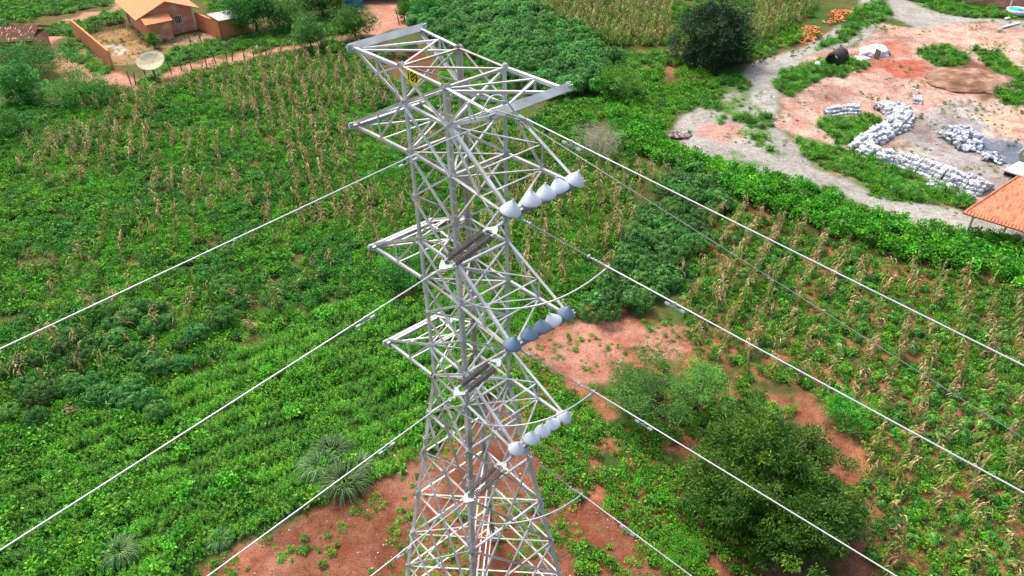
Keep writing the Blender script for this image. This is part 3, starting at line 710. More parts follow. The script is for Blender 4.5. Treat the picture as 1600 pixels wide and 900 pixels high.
    mb = MB(); mb.box(b-a, .07*(pts[-2]-pts[-1])/np.linalg.norm(pts[-2]-pts[-1]), np.array([0, .02, 0]), ZUP*.03); mb.build('clamp', M['fitting'], jr); mb = MB(); mb.box(np.zeros(3), dl*.07, side*.02, upn*.03); mb.build('clamp', M['fitting'], jr)
# shield wires at the top right beam
tn, tf = ARM_END[(0, 1)]; dbeam = (tf-tn)/np.linalg.norm(tf-tn)
A = tn-ZUP*.14
Jl = on_plane(A, hL, (690, 222)); dl = wdir(hL, (645, 245), (0, 548))
r_ = wire('shield_wire', A, (Jl-A)/np.linalg.norm(Jl-A), np.linalg.norm(Jl-A), .012, 'grey wire segment tying the top right beam to the left shield wire clamp', mat='wire')
w1 = wire('shield_wire', Jl, dl, 62, .0135, 'topmost silver wire running down to the left edge above the fields', dampers=(.9,), group='shield wires')
A3 = tn+dbeam*.25-ZUP*.12
Jr = on_plane(A3, hR, (823, 186)); dr = wdir(hR, (823, 186.4), (1600, 572))
pd = on_plane(Jr, hR, (893, 222))
w2 = wire('shield_wire', Jr, dr, 62, .0155, 'topmost silver wire crossing the right-hand field to the right edge', dampers=(np.linalg.norm(pd-Jr),), group='shield wires')
dr2 = wdir(np.array([math.sin(R(124)), math.cos(R(124)), 0]), (823, 193), (1600, 685))
A4 = on_plane(A3, hR, (815, 188))
w3 = wire('fibre_cable', A4, dr2, 70, .008, 'thin dull grey cable below the topmost right-hand wire', mat='wire_dark')
mb = MB()
for q1, q2, r in (((775, 172), (823, 186), .014), ((770, 176), (815, 188), .010)):
    pts = [on_plane(A3, TV, q1), on_plane(A3, hR, q2)]; mb.tube([p-A3 for p in pts], r, 6)
for j in range(9):
    c = (on_plane(A3, hR, (812+3*j*.8, 182+2*j*.8))-A3); mb.box(c, np.array([.022, 0, 0]), np.array([0, .02, 0]), ZUP*.035)
hw = empty('strain_clamp', tuple(A3), 'cluster of clamps and links under the top right beam', 'cable fitting'); mb.build('fitting', M['fitting'], hw)
# slack cable loop at the top
lp = empty('cable_loop', tuple(A3), 'slack pale cable arching up over the top right beam', 'cable')
mb = MB()
for qs in ([(752, 178), (757, 168), (764, 155), (772, 149), (782, 150), (790, 156), (797, 166), (806, 178), (818, 190), (824, 196)],
           [(783, 158), (793, 160), (801, 170), (810, 182), (826, 200)], [(743, 187), (737, 175), (732, 166), (731, 161), (733, 162)]):
    base = [on_plane(A3+.12*TU, TV, q) for q in qs]
    pts = []
    for i in range(len(base)-1):
        for t in (0, .33, .66):
            k0, k1, k2, k3 = base[max(i-1, 0)], base[i], base[i+1], base[min(i+2, len(base)-1)]
            pts.append(.5*((2*k1)+(-k0+k2)*t+(2*k0-5*k1+4*k2-k3)*t*t+(-k0+3*k1-3*k2+k3)*t**3)-A3)
    pts.append(base[-1]-A3); mb.tube(pts, .017, 6)
mb.build('loop', M['wire'], lp, smooth=True)

#PART2#
# ================================================================= VEGETATION
def unit(v): v = np.asarray(v, float); return v/(np.linalg.norm(v, axis=-1, keepdims=True)+1e-9)
def proto(name, me):
    return me
def tuft_mesh(name, mat, n, r, h, ll, lw, seed, clumps=6, top=.75, droop=.2):
    """leafy low plant: leaves on a few lobes of a flattened dome"""
    g = np.random.default_rng(seed); cl = []
    for i in range(clumps):
        a = g.uniform(0, 2*math.pi); d = r*.62*math.sqrt(g.random()); cl.append((d*math.cos(a), d*math.sin(a), h*g.uniform(.35, .8)*(1-.3*d/r), r*g.uniform(.32, .5)))
    cl = np.array(cl); k = g.integers(0, clumps, n); v = unit(g.normal(size=(n, 3))); v[:, 2] = np.abs(v[:, 2])*1.2-.25; v = unit(v)
    c = cl[k, :3]+v*(cl[k, 3:4]*g.uniform(.55, 1.05, (n, 1)))*np.array([1, 1, h/r*.75])
    c[:, 2] = np.maximum(c[:, 2], .02)
    d = unit(v+g.normal(size=(n, 3))*.55+np.array([0, 0, .25]))
    rn = g.random(n)
    return leaves_mesh(name, c, d, ll*g.uniform(.7, 1.3, n), lw*g.uniform(.7, 1.2, n), mat, rn, droop=droop)
def upright_mesh(name, mat, n, r, h, ll, lw, seed):
    """fine leaved plants: many small leaves along thin upright stems"""
    g = np.random.default_rng(seed); ns = max(6, n//14); C = []; D = []
    for i in range(ns):
        a = g.uniform(0, 2*math.pi); q = r*math.sqrt(g.random()); b = np.array([q*math.cos(a), q*math.sin(a), 0]); lean = np.array([g.normal()*.12, g.normal()*.12, 1]); hh = h*g.uniform(.6, 1.1)*(1-.3*(q/r)**2)
        for j in range(14):
            t = .25+.8*j/14; C.append(b+lean*hh*t); aa = j*2.4+i; D.append([math.cos(aa), math.sin(aa), .35+.9*(t > .9)])
    C = np.array(C); D = unit(np.array(D)+g.normal(size=(len(C), 3))*.25)
    return leaves_mesh(name, C, D, ll*g.uniform(.7, 1.2, len(C)), lw*g.uniform(.8, 1.2, len(C)), mat, g.random(len(C)), droop=.1)
def palmate_mesh(name, mat, nl, r, h, size, seed, stems=4, fingers=6):
    """cassava: woody stems and hand-shaped leaves on stalks, as a dome"""
    g = np.random.default_rng(seed); C = []; D = []; L_ = []; W_ = []; RN = []
    for i in range(nl):
        v = unit(g.normal(size=3)); v[2] = abs(v[2])*1.1-.15; v = unit(v); rr = g.uniform(.55, 1.0)
        p = np.array([0, 0, h*.52])+v*np.array([r, r, h*.48])*rr
        out = unit(v*np.array([1, 1, .3])+g.normal(size=3)*.2); a = unit(np.cross(out, [0, 0, 1])); nrm = unit(v+np.array([0, 0, .8])); b = unit(np.cross(nrm, a)); s = size*g.uniform(.7, 1.2); q = g.random()
        for f in range(fingers):
            t = (f/(fingers-1)-.5)*4.2; dd = unit(math.cos(t)*(-b if b@out < 0 else b)+math.sin(t)*a-np.array([0, 0, .25]))
            C.append(p); D.append(dd); L_.append(s*(1-.18*abs(t)/2)); W_.append(s*.27); RN.append(q*.8+.2*g.random())
    me = leaves_mesh(name, np.array(C), np.array(D), np.array(L_), np.array(W_), mat, np.array(RN), fold=.2, droop=.25)
    mb = MB()
    for i in range(stems):
        a = 2*math.pi*i/stems+g.random(); e = np.array([math.cos(a)*r*.55, math.sin(a)*r*.55, h*.8]); mb.tube([[0, 0, -.05], e*.5+[0, 0, .1], e], [.028, .02, .012], 4)
    return join_into(me, mb, M['trunk'])
def blade_mesh(name, mat, n, r, h, w, seed, arch=.6, base=.25):
    """arching grass blades, three segments each"""
    g = np.random.default_rng(seed); vs = []; mb = MB()
    for i in range(n):
        a = g.uniform(0, 2*math.pi); q = r*base*math.sqrt(g.random()); p = np.array([q*math.cos(a), q*math.sin(a), 0.]); a2 = a+g.normal()*.5
        d = np.array([math.cos(a2), math.sin(a2), 0]); sd = np.array([-d[1], d[0], 0])*w*.5; hh = h*g.uniform(.55, 1.1); rr = r*g.uniform(.4, 1.1); rn = g.random(); pts = []
        for t in (0, .4, .75, 1):
            pts.append(p+d*rr*t**1.5+ZUP*hh*(t-arch*t**3))
        v = []
        for j, q_ in enumerate(pts):
            k = (.7, 1, .75, .08)[j]; v += [q_-sd*k, q_+sd*k]
        mb.add(v, [(0, 1, 3, 2), (2, 3, 5, 4), (4, 5, 7, 6)], 0, rn)
    me = bpy.data.meshes.new(name); me.from_pydata(mb.v, [], mb.f); me.materials.append(mat)
    a = me.attributes.new('rnd', 'FLOAT', 'FACE'); a.data.foreach_set('value', mb.rnd); me.update(); return me
def corn_mesh(name, mat, seed, h=1.9, nl=11, hang=1.0):
    g = np.random.default_rng(seed); mb = MB()
    lean = np.array([g.normal()*.10, g.normal()*.10, 0])
    st = [lean*t*h+ZUP*h*t for t in (0, .35, .7, 1.)]; mb.tube(st, [.016, .014, .011, .006], 4, 0, True, .35)
    for i in range(nl):
        t = .15+.8*i/nl; b = lean*t*h+ZUP*h*t; a = i*math.pi+g.normal()*.6; d = np.array([math.cos(a), math.sin(a), 0]); sd = np.array([-d[1], d[0], 0])
        L_ = g.uniform(.35, .7); w_ = .045; rn = g.random(); k = hang*g.uniform(.5, 1.2)
        tw = g.normal()*.6
        P_ = [b, b+d*L_*.3+ZUP*.12, b+d*L_*.62-ZUP*.10*k, b+d*L_*.75-ZUP*.42*k]
        v = []
        for j, q in enumerate(P_):
            s = sd*math.cos(tw*j/2)+ZUP*math.sin(tw*j/2); ww = (w_*.6, w_, w_*.85, w_*.15)[j]; v += [q-s*ww, q+s*ww]
        mb.add(v, [(0, 1, 3, 2), (2, 3, 5, 4), (4, 5, 7, 6)], 0, rn)
    for i in range(5):
        a = g.uniform(0, 6.3); e = lean*h+ZUP*h; mb.tube([e, e+np.array([math.cos(a)*.08, math.sin(a)*.08, .22])], [.006, .004], 3, 0, False, .9)
    # ear
    e = lean*.5*h+ZUP*h*.5; mb.tube([e, e+np.array([.05, .02, .1]), e+np.array([.08, .03, .24])], [.012, .03, .01], 5, 0, True, .8)
    me = bpy.data.meshes.new(name); me.from_pydata(mb.v, [], mb.f); me.materials.append(mat)
    a = me.attributes.new('rnd', 'FLOAT', 'FACE'); a.data.foreach_set('value', mb.rnd); me.update(); return me

def stuff(name, label, cat, pts, meshes, scl, idx=None, tilt=.12, zs=None):
    """one object: a cloud of points carrying copies of a few plant meshes"""
    n = len(pts)
    if n == 0: return
    if idx is None: idx = RNG.integers(0, len(meshes), n)
    me = bpy.data.meshes.new(name); me.vertices.add(n); me.vertices.foreach_set('co', np.asarray(pts, np.float32).ravel())
    for nm, ty, ar, key in (('rot', 'FLOAT_VECTOR', np.stack([RNG.normal(size=n)*tilt, RNG.normal(size=n)*tilt, RNG.uniform(0, 6.283, n)], 1), 'vector'),
                       ('scl', 'FLOAT', np.asarray(scl)*np.ones(n), 'value'), ('idx', 'INT', idx, 'value')):
        a = me.attributes.new(nm, ty, 'POINT'); a.data.foreach_set(key, np.asarray(ar, np.int32 if ty == 'INT' else np.float32).ravel())
    o = bpy.data.objects.new(name, me); COL.objects.link(o); tag(o, label, cat, kind='stuff')
    cl = bpy.data.collections.new(name+'_kinds')
    for i, mh in enumerate(meshes): cl.objects.link(bpy.data.objects.new('%s_kind_%02d' % (name, i), mh))
    ng = bpy.data.node_groups.new(name, 'GeometryNodeTree'); ng.interface.new_socket('Geometry', in_out='INPUT', socket_type='NodeSocketGeometry'); ng.interface.new_socket('Geometry', in_out='OUTPUT', socket_type='NodeSocketGeometry')
    N, L = ng.nodes, ng.links; gi, go = N.new('NodeGroupInput'), N.new('NodeGroupOutput'); ip = N.new('GeometryNodeInstanceOnPoints'); ci = N.new('GeometryNodeCollectionInfo')
    ci.inputs['Collection'].default_value = cl; ci.inputs['Separate Children'].default_value = True; ci.inputs['Reset Children'].default_value = True
    def na(nm, ty):
        x = N.new('GeometryNodeInputNamedAttribute'); x.data_type = ty; x.inputs['Name'].default_value = nm; return x.outputs['Attribute']
    L.new(gi.outputs[0], ip.inputs['Points']); L.new(ci.outputs[0], ip.inputs['Instance']); ip.inputs['Pick Instance'].default_value = True
    L.new(na('idx', 'INT'), ip.inputs['Instance Index']); L.new(na('rot', 'FLOAT_VECTOR'), ip.inputs['Rotation']); L.new(na('scl', 'FLOAT'), ip.inputs['Scale'])
    L.new(ip.outputs[0], go.inputs[0]); md = o.modifiers.new('plants', 'NODES'); md.node_group = ng
    return o
def seeds(poly, spacing, jit=.5, rows=None, keep=None, margin=3.0, rowgap=None):
    """points on the ground inside an area outlined in photo px; rows = (azimuth deg, row gap, in-row gap)"""
    pc = np.array([at(x, y)[:2] for x, y in poly]); lo, hi = pc.min(0)-margin, pc.max(0)+margin
    if rows:
        az, gap, step = rows; u = np.array([math.sin(R(az)), math.cos(R(az))]); v = np.array([u[1], -u[0]])
        cc = np.array([[lo[0], lo[1]], [lo[0], hi[1]], [hi[0], lo[1]], [hi[0], hi[1]]]); a, b = cc@u, cc@v
        A, B = np.meshgrid(np.arange(a.min(), a.max(), step), np.arange(math.floor(b.min()/gap)*gap, b.max(), gap), indexing='ij')
        A = A.ravel()+RNG.normal(size=A.size)*step*jit; B = B.ravel(); B = B+(fbm(A, B, 6, 1)-.5)*gap*.5+RNG.normal(size=B.size)*gap*.045; xy = A[:, None]*u+B[:, None]*v
    else:
        X, Y = np.meshgrid(np.arange(lo[0], hi[0], spacing), np.arange(lo[1], hi[1], spacing), indexing='ij'); xy = np.stack([X.ravel(), Y.ravel()], 1)+RNG.uniform(-jit, jit, (X.size, 2))*spacing
    x, y = xy[:, 0], xy[:, 1]
    wq = np.stack([x+(fbm(x, y, 2.5, 3)-.5)*2.2, y+(fbm(x, y, 2.5, 4)-.5)*2.2, 0*x], -1)
    q, z = toimg(wq); q0, z0 = toimg(np.stack([x, y, 0*x], -1))
    ok = (z > 1) & inpoly(q, poly) & (q0[:, 0] > -90) & (q0[:, 0] < 1690) & (q0[:, 1] > -70) & (q0[:, 1] < 1010)
    xy = xy[ok]
    if keep is not None and len(xy): xy = xy[keep(xy[:, 0], xy[:, 1])]
    return np.concatenate([xy, hgt(xy[:, 0], xy[:, 1])[:, None]-.03], 1) if len(xy) else np.zeros((0, 3))
def off_polys(P_, polys, grow=0.):
    q, z = toimg(np.concatenate([P_[:, :2], np.zeros((len(P_), 1))], 1)); b = np.zeros(len(P_), bool)
    for p in polys: b |= inpoly(q, p)
    return P_[~b]
REG = {}
def pos_words(q, box):
    fx_ = (q[0]-box[0])/(box[2]-box[0]+1e-6); fy_ = (q[1]-box[1])/(box[3]-box[1]+1e-6)
    return ('far end', 'far part', 'middle', 'near part', 'near end')[min(4, max(0, int(fy_*5)))]+' '+('leftmost', 'left', 'centre', 'right', 'rightmost')[min(4, max(0, int(fx_*5)))]
def individuals(name, label, cat, group, pts, meshes, scl, tilt=.1):
    """label is a pattern: {s} size word, {p} place inside the group; built by finish()"""
    if len(pts): REG.setdefault(name, []).append((label, cat, group, pts, meshes, np.asarray(scl)*np.ones(len(pts)), tilt))
def finish(name, rest_name, rest_label, cap=300):
    """separate objects for those nearest the camera (largest in the photo), the rest as one stuff object"""
    L_ = REG[name]; allp = np.concatenate([e[3] for e in L_]); gi = np.concatenate([[k]*len(e[3]) for k, e in enumerate(L_)]); sc_ = np.concatenate([e[5] for e in L_])
    q, z = toimg(allp); inside = (q[:, 0] > -5) & (q[:, 0] < 1605) & (q[:, 1] > -5) & (q[:, 1] < 910)
    order = np.argsort(np.linalg.norm(allp-CAM, axis=1)+~inside*1000); head, tail = order[:cap], order[cap:]
    box = {}
    for k in range(len(L_)):
        qq = q[head][gi[head] == k]
        if len(qq): box[k] = (*qq.min(0), *qq.max(0))
    for j, i in enumerate(head):
        label, cat, group, _, meshes, _, tilt = L_[gi[i]]; o = bpy.data.objects.new(name, meshes[j % len(meshes)]); COL.objects.link(o); o.location = allp[i]; s = sc_[i]; o.scale = (s, s, s)
        ss = L_[gi[i]][5]; t1, t2 = np.quantile(ss, .33), np.quantile(ss, .67); word = 'small' if s < t1 else ('large' if s > t2 else 'middling')
        o.rotation_euler = (RNG.normal()*tilt, RNG.normal()*tilt, RNG.uniform(0, 6.28)); tag(o, label.format(s=word, p=pos_words(q[i], box[gi[i]])), cat, group)
    if len(tail):
        ms = []; off = []
        for e in L_: off.append(len(ms)); ms += list(e[4])
        idx = np.array([off[gi[i]]+RNG.integers(0, len(L_[gi[i]][4])) for i in tail]); stuff(rest_name, rest_label, L_[0][1], allp[tail], ms, sc_[tail], idx=idx, tilt=.15)

# --- plant meshes
m_bean = [tuft_mesh('bean%d' % i, M['bean'], 85, .42, .5, .15, .095, 20+i) for i in range(5)]
m_bright = [tuft_mesh('weed%d' % i, M['bright'], 90, .40, .42, .12, .06, 30+i) for i in range(4)]
m_deep = [tuft_mesh('deep%d' % i, M['deep'], 85, .42, .55, .14, .08, 40+i) for i in range(4)]
m_fine = [upright_mesh('fine%d' % i, M['bright'], 170, .34, .62, .085, .036, 50+i) for i in range(4)]
m_fine2 = [upright_mesh('fineb%d' % i, M['bean'], 170, .34, .6, .09, .04, 60+i) for i in range(2)]
m_hedge = [tuft_mesh('vine%d' % i, M['hedge'], 130, .6, .75, .15, .11, 70+i, clumps=8) for i in range(5)]
m_cass = [palmate_mesh('cass%d' % i, M['cassava'], 120, .86, 1.15, .23, 80+i) for i in range(4)]
m_cassb = [palmate_mesh('cassb%d' % i, M['cassavabright'], 130, 1.0, 1.9, .32, 90+i) for i in range(4)]
m_casss = [palmate_mesh('casss%d' % i, M['cassavabright'], 17, .34, .55, .2, 100+i, stems=2) for i in range(3)]
m_casss2 = [palmate_mesh('casst%d' % i, M['bean'], 20, .34, .5, .18, 104+i, stems=2) for i in range(2)]
m_corn = [corn_mesh('corn%d' % i, M['dry'], 110+i) for i in range(6)]
m_cornh = [corn_mesh('cornh%d' % i, M['halfdry'], 120+i, 2.0) for i in range(4)]
m_grass = [blade_mesh('grass%d' % i, M['grass'], 80, .30, .30, .022, 130+i) for i in range(3)]
m_tallgrass = [blade_mesh('tall%d' % i, M['grass'], 90, .45, .8, .035, 140+i) for i in range(3)]
m_silver = [blade_mesh('silver%d' % i, M['silver'], 420, 1.15, 1.75, .030, 150+i, arch=.75, base=.35) for i in range(2)]

# --- areas (photo px outlines)
A_LEFT = [(-90,180),(30,160),(90,165),(150,130),(215,148),(330,108),(470,80),(520,66),(590,100),(600,125),(690,135),(740,150),(760,200),(830,185),(900,205),(1000,260),(985,330),(940,400),(930,470),(880,500),(800,520),(690,470),(600,480),(520,470),(420,520),(330,570),(150,650),(60,690),(-90,720)]
A_LEFTCORN = [(-60,215),(60,190),(180,150),(330,108),(470,80),(560,85),(600,120),(640,150),(690,200),(690,330),(600,380),(420,330),(300,330),(200,300),(60,330),(-60,420)]
A_FINE = [(-90,720),(60,685),(150,655),(330,575),(420,525),(520,475),(600,480),(700,470),(800,520),(800,600),(735,650),(665,715),(600,738),(560,752),(520,778),(450,810),(400,838),(340,866),(290,895),(240,960),(-90,1000)]
A_MIDCORN = [(700,200),(830,215),(900,250),(1000,265),(1085,250),(1010,350),(950,410),(930,480),(880,500),(820,470),(700,420)]
A_TOPCORN = [(745,-50),(1290,-50),(1270,20),(1190,75),(1160,70),(1050,70),(960,75),(890,60),(800,25)]
A_CASSTOP = [(635,-40),(770,-40),(850,35),(930,70),(955,110),(935,150),(870,160),(800,130),(745,100),(690,70),(640,45),(650,10)]
A_CASSMID = [(1015,300),(1070,262),(1120,290),(1140,330),(1105,365),(1070,430),(1030,470),(960,510),(920,500),(940,440),(985,400),(1000,340)]
A_HEDGE = [(960,175),(1010,205),(1060,235),(1150,270),(1230,290),(1310,318),(1380,345),(1440,362),(1500,370),(1570,380),(1680,405),(1680,500),(1600,455),(1530,425),(1440,410),(1340,388),(1230,345),(1150,310),(1070,275),(1000,250),(950,225)]
A_RIGHT = [(1120,310),(1230,350),(1340,390),(1440,415),(1530,430),(1680,500),(1680,1000),(1350,1000),(1345,850),(1340,700),(1280,620),(1180,585),(1090,560),(1060,500),(1050,440),(1090,370)]
A_MIDWEED = [(700,470),(820,480),(890,500),(840,520),(800,545),(860,575),(900,600),(980,605),(1060,560),(1180,590),(1250,640),(1130,700),(1060,750),(1110,820),(1180,860),(1180,1000),(900,1000),(880,840),(860,790),(840,720),(790,640),(740,600)]
A_TOPMID = [(860,160),(960,140),(1040,90),(1190,70),(1250,40),(1280,60),(1230,75),(1160,105),(1100,160),(1050,180),(1035,215),(960,180),(900,205),(830,190)]
A_TOPLEFT = [(-70,-60),(190,-60),(190,-5),(100,18),(-70,70)]
bare = [poly for poly, c, b in SOILS[6:9]]+[SOILS[i][0] for i in (12, 13, 14)]

n1k = lambda t, s, k: (lambda x, y: fbm(x, y, s, k) > t)
# bright fine-leaved crop, bottom left, in rows
fr = at(194, 797), at(444, 697); azf = math.degrees(math.atan2(fr[1][0]-fr[0][0], fr[1][1]-fr[0][1]))
p = seeds(A_FINE, 0, .3, rows=(azf, 1.25, .24)); p = p+np.concatenate([RNG.normal(size=(len(p), 2))*.13, np.zeros((len(p), 1))], 1); p2 = seeds(A_FINE, .36, .5); p2[:, 2] -= .12
p3 = np.concatenate([p, p2]); sc_ = RNG.uniform(.85, 1.3, len(p3))*(.55+1.0*fbm(p3[:, 0], p3[:, 1], 1.9, 4, 2)); sc_[len(p):] *= .66
stuff('legume_crop', 'bright green fine-leaved crop growing in close rows left of the pylon foot', 'crop plants', p3, m_fine+m_fine2, sc_, idx=np.where(fbm(p3[:, 0], p3[:, 1], 3, 2) > .53, RNG.integers(4, 6, len(p3)), RNG.integers(0, 4, len(p3))))
q2 = seeds(A_FINE, .55, .5, keep=n1k(.60, 1.8, 7)); stuff('broadleaf_clumps', 'rounded leafy clumps rising among the fine-leaved crop', 'weeds', q2, m_bean+m_hedge[:2], RNG.uniform(.8, 1.4, len(q2)))
q = seeds([(-90,640),(60,660),(180,640),(330,640),(250,760),(180,850),(60,1000),(-90,1000)], .62, .5, keep=n1k(.46, 2.6, 5))
stuff('broadleaf_weeds', 'rounded green weeds among the crop at the bottom left', 'weeds', q, m_bean+m_deep[:1], RNG.uniform(.7, 1.25, len(q)))
# left field: beans and weeds with dry corn rows
p = seeds(A_LEFT, .38, .5, keep=lambda x, y: (fbm(x, y, 1.6, 5) > .31)); p = off_polys(p, [SOILS[5][0]])
kk = fbm(p[:, 0], p[:, 1], 4, 1); kind = np.where(kk > .56, 3, np.where(kk < .44, 1, 2)); mset = m_bean+m_bright+m_deep
idx = np.where(kind == 2, RNG.integers(0, 5, len(p)), np.where(kind == 3, RNG.integers(5, 9, len(p)), RNG.integers(9, 13, len(p))))
mix = RNG.random(len(p)) < .35; idx = np.where(mix, RNG.integers(0, 13, len(p)), idx)
big = .55+1.0*fbm(p[:, 0], p[:, 1], 1.3, 6)
stuff('bean_vines', 'tangled green bean plants and weeds covering the large left field', 'crop plants', p, mset, big*RNG.uniform(.7, 1.15, len(p)), idx=idx)
azl = math.degrees(math.atan((330-800)/1522)); azr = 29.
p = seeds(A_LEFTCORN, 0, .35, rows=(azl, 1.2, .62), keep=lambda x, y: fbm(x, y, 5, 2) > .40+.22*np.clip((-x-22)/25, 0, 1)); pe = seeds([(-90,330),(300,330),(420,330),(600,380),(690,330),(700,470),(560,480),(330,575),(60,680),(-90,700)], 0, .6, rows=(azl, 1.3, 1.2), keep=n1k(.50, 4, 3))
p = np.concatenate([p, pe])
individuals('corn_plant', '{s} dry tan corn plant among beans, {p} of the left field', 'corn plant', 'dry corn in the left field', p, m_corn[:4]+m_cornh[:3], RNG.uniform(.65, 1.05, len(p)), tilt=.16)
p = seeds(A_MIDCORN, 0, .5, rows=(azl+20, 1.1, .6), keep=n1k(.42, 3, 4)); 
individuals('corn_plant', '{s} yellowing corn plant, {p} of the corn strip right behind the pylon', 'corn plant', 'corn behind the pylon', p, m_cornh+m_corn[:3], RNG.uniform(.75, 1.1, len(p)), tilt=.18)
p = seeds(A_TOPCORN, 0, .4, rows=(10, .9, .48)); p = off_polys(p, [[(1055,-20),(1175,-20),(1170,90),(1055,100)]])
individuals('corn_plant', '{s} yellow-green corn plant, {p} of the far field at the top edge', 'corn plant', 'corn in the far top field', p, m_cornh*2+m_corn[:2], RNG.uniform(.8, 1.15, len(p)), tilt=.12)
p = seeds(A_TOPCORN, .7, .5, keep=n1k(.42, 3, 1)); stuff('field_undergrowth', 'green undergrowth between the corn of the far top field', 'weeds', p, m_bright+m_bean, RNG.uniform(.8, 1.5, len(p)))
# right-hand field: separate dry rows, small cassava and weeds, red soil between
p = seeds(A_RIGHT, 0, .3, rows=(azr, 1.55, .36), keep=lambda x, y: (fbm(x, y, 3, 6) > .41)); p = off_polys(p, [SOILS[10][0]])
individuals('corn_plant', '{s} dry tan corn plant in a thin row, {p} of the right field', 'corn plant', 'dry corn in the right field', p, m_corn[:4]+m_cornh[:3], RNG.uniform(.5, .9, len(p)), tilt=.2)
p = seeds(A_RIGHT, 0, .35, rows=(azr, .775, .75), keep=lambda x, y: (fbm(x, y, 2.2, 3) > .46))
individuals('cassava_seedling', '{s} young cassava plant between the dry rows, {p} of the right field', 'cassava', 'young cassava in the right field', p, m_casss+m_casss2, RNG.uniform(.6, 1.25, len(p)))
p = seeds(A_RIGHT, .42, .5, keep=lambda x, y: (fbm(x, y, 2.4, 7)*.6+fbm(x, y, .9, 1)*.4 > .36)); p = off_polys(p, [SOILS[10][0]])
stuff('field_weeds', 'low green weeds on the red soil of the right field', 'weeds', p, m_bright+m_bean+m_deep[:2], RNG.uniform(.35, 1.0, len(p)))
# hedge along the grey track
p = seeds(A_HEDGE, .52, .45); q, z = toimg(p); 
up = .25+.75*fbm(p[:, 0], p[:, 1], 2.0, 2); P2 = np.concatenate([p, p+np.stack([RNG.normal(size=len(p))*.2, RNG.normal(size=len(p))*.2, up*.75], 1)])
stuff('vine_hedge', 'dense bright green creeper hedge along the near side of the grey track', 'hedge', P2, m_hedge+m_bean[:1], RNG.uniform(.75, 1.3, len(P2)), tilt=.3)
# weeds below and behind the pylon
p = seeds(A_MIDWEED, .34, .5, keep=lambda x, y: (fbm(x, y, 2.8, 4)*.65+fbm(x, y, 1., 2)*.35 > .415)); p = off_polys(p, [SOILS[6][0]])
stuff('creeping_weeds', 'patches of low bright green weeds on the red soil round the pylon foot', 'weeds', p, m_bright+m_bean, RNG.uniform(.5, 1.0, len(p)))
p = seeds(A_TOPMID, .45, .5, keep=n1k(.33, 3, 6)); stuff('rough_grass', 'rough green grass and weeds round the dark tree by the track', 'weeds', p, m_bright+m_grass+m_bean, RNG.uniform(.6, 1.5, len(p)))
p = seeds(A_TOPLEFT, .8, .5, keep=n1k(.45, 3, 6)); stuff('scrub', 'green scrub beyond the dirt path at the top left', 'weeds', p, m_bright+m_bean+m_deep, RNG.uniform(.8, 1.8, len(p)))
P4 = []
for poly, d in P_GREENPATCH[:-1]:
    P4.append(seeds(poly, .36, .5, keep=(lambda t: (lambda x, y: fbm(x, y, 1.5, 3) > t))(.62-.42*d)))
P4 = np.concatenate(P4); stuff('grass_patches', 'grass patches on the bare yard and beside the houses', 'grass', P4, m_grass+m_tallgrass[:1]+m_bright[:1], RNG.uniform(.7, 1.5, len(P4)))
# sparse weeds on bare soil and road
sp_ = [seeds(P_YARD, .7, .5, keep=n1k(.60, 2.2, 2)), seeds(P_ROAD[0], .7, .5, keep=n1k(.62, 2, 1)), seeds(SOILS[11][0], .42, .5, keep=n1k(.52, 2.2, 3)), seeds([(615,800),(700,820),(740,900),(620,930)], .34, .5), seeds([(770,770),(860,760),(880,850),(800,900)], .36, .5, keep=n1k(.45, 1.5, 3)), seeds(SOILS[6][0], .5, .5, keep=n1k(.48, 1.6, 3)), seeds(SOILS[2][0], .7, .5, keep=n1k(.45, 1.6, 3))]
sp_ = np.concatenate(sp_); stuff('sparse_weeds', 'small scattered weeds on the bare soil and the track', 'weeds', sp_, m_grass+m_bright[:2]+m_bean[:1], RNG.uniform(.3, .75, len(sp_)))
peb = []
for poly in P_ROAD[:1]+[P_YARD]: peb.append(seeds(poly, .42, .5, keep=n1k(.42, 1.6, 3)))
peb.append(seeds(SOILS[11][0], .45, .5, keep=n1k(.5, 1.2, 3))); peb = np.concatenate(peb); peb[:, 2] += .04
import bmesh as _bm
def pebble_mesh(name, mat, seed):
    g = np.random.default_rng(seed); b_ = _bm.new(); _bm.ops.create_icosphere(b_, subdivisions=1, radius=.07)
    for v in b_.verts: v.co = Vector((v.co.x*(1+.5*g.random()), v.co.y*(1+.3*g.random()), v.co.z*.6))
    me = bpy.data.meshes.new(name); b_.to_mesh(me); b_.free(); me.materials.append(mat); return me
pm = [pebble_mesh('pebble%d' % i, mat_plain('pebble_%d' % i, c, .9, 0, .2, 9), i) for i, c in enumerate([(.34, .30, .27), (.24, .17, .13), (.40, .34, .30), (.14, .08, .06)])]
stuff('pebbles', 'small stones and clods scattered over the grey track and the bare yard', 'pebbles', peb, pm, RNG.uniform(.25, .85, len(peb))**1.5+.12, tilt=.5)
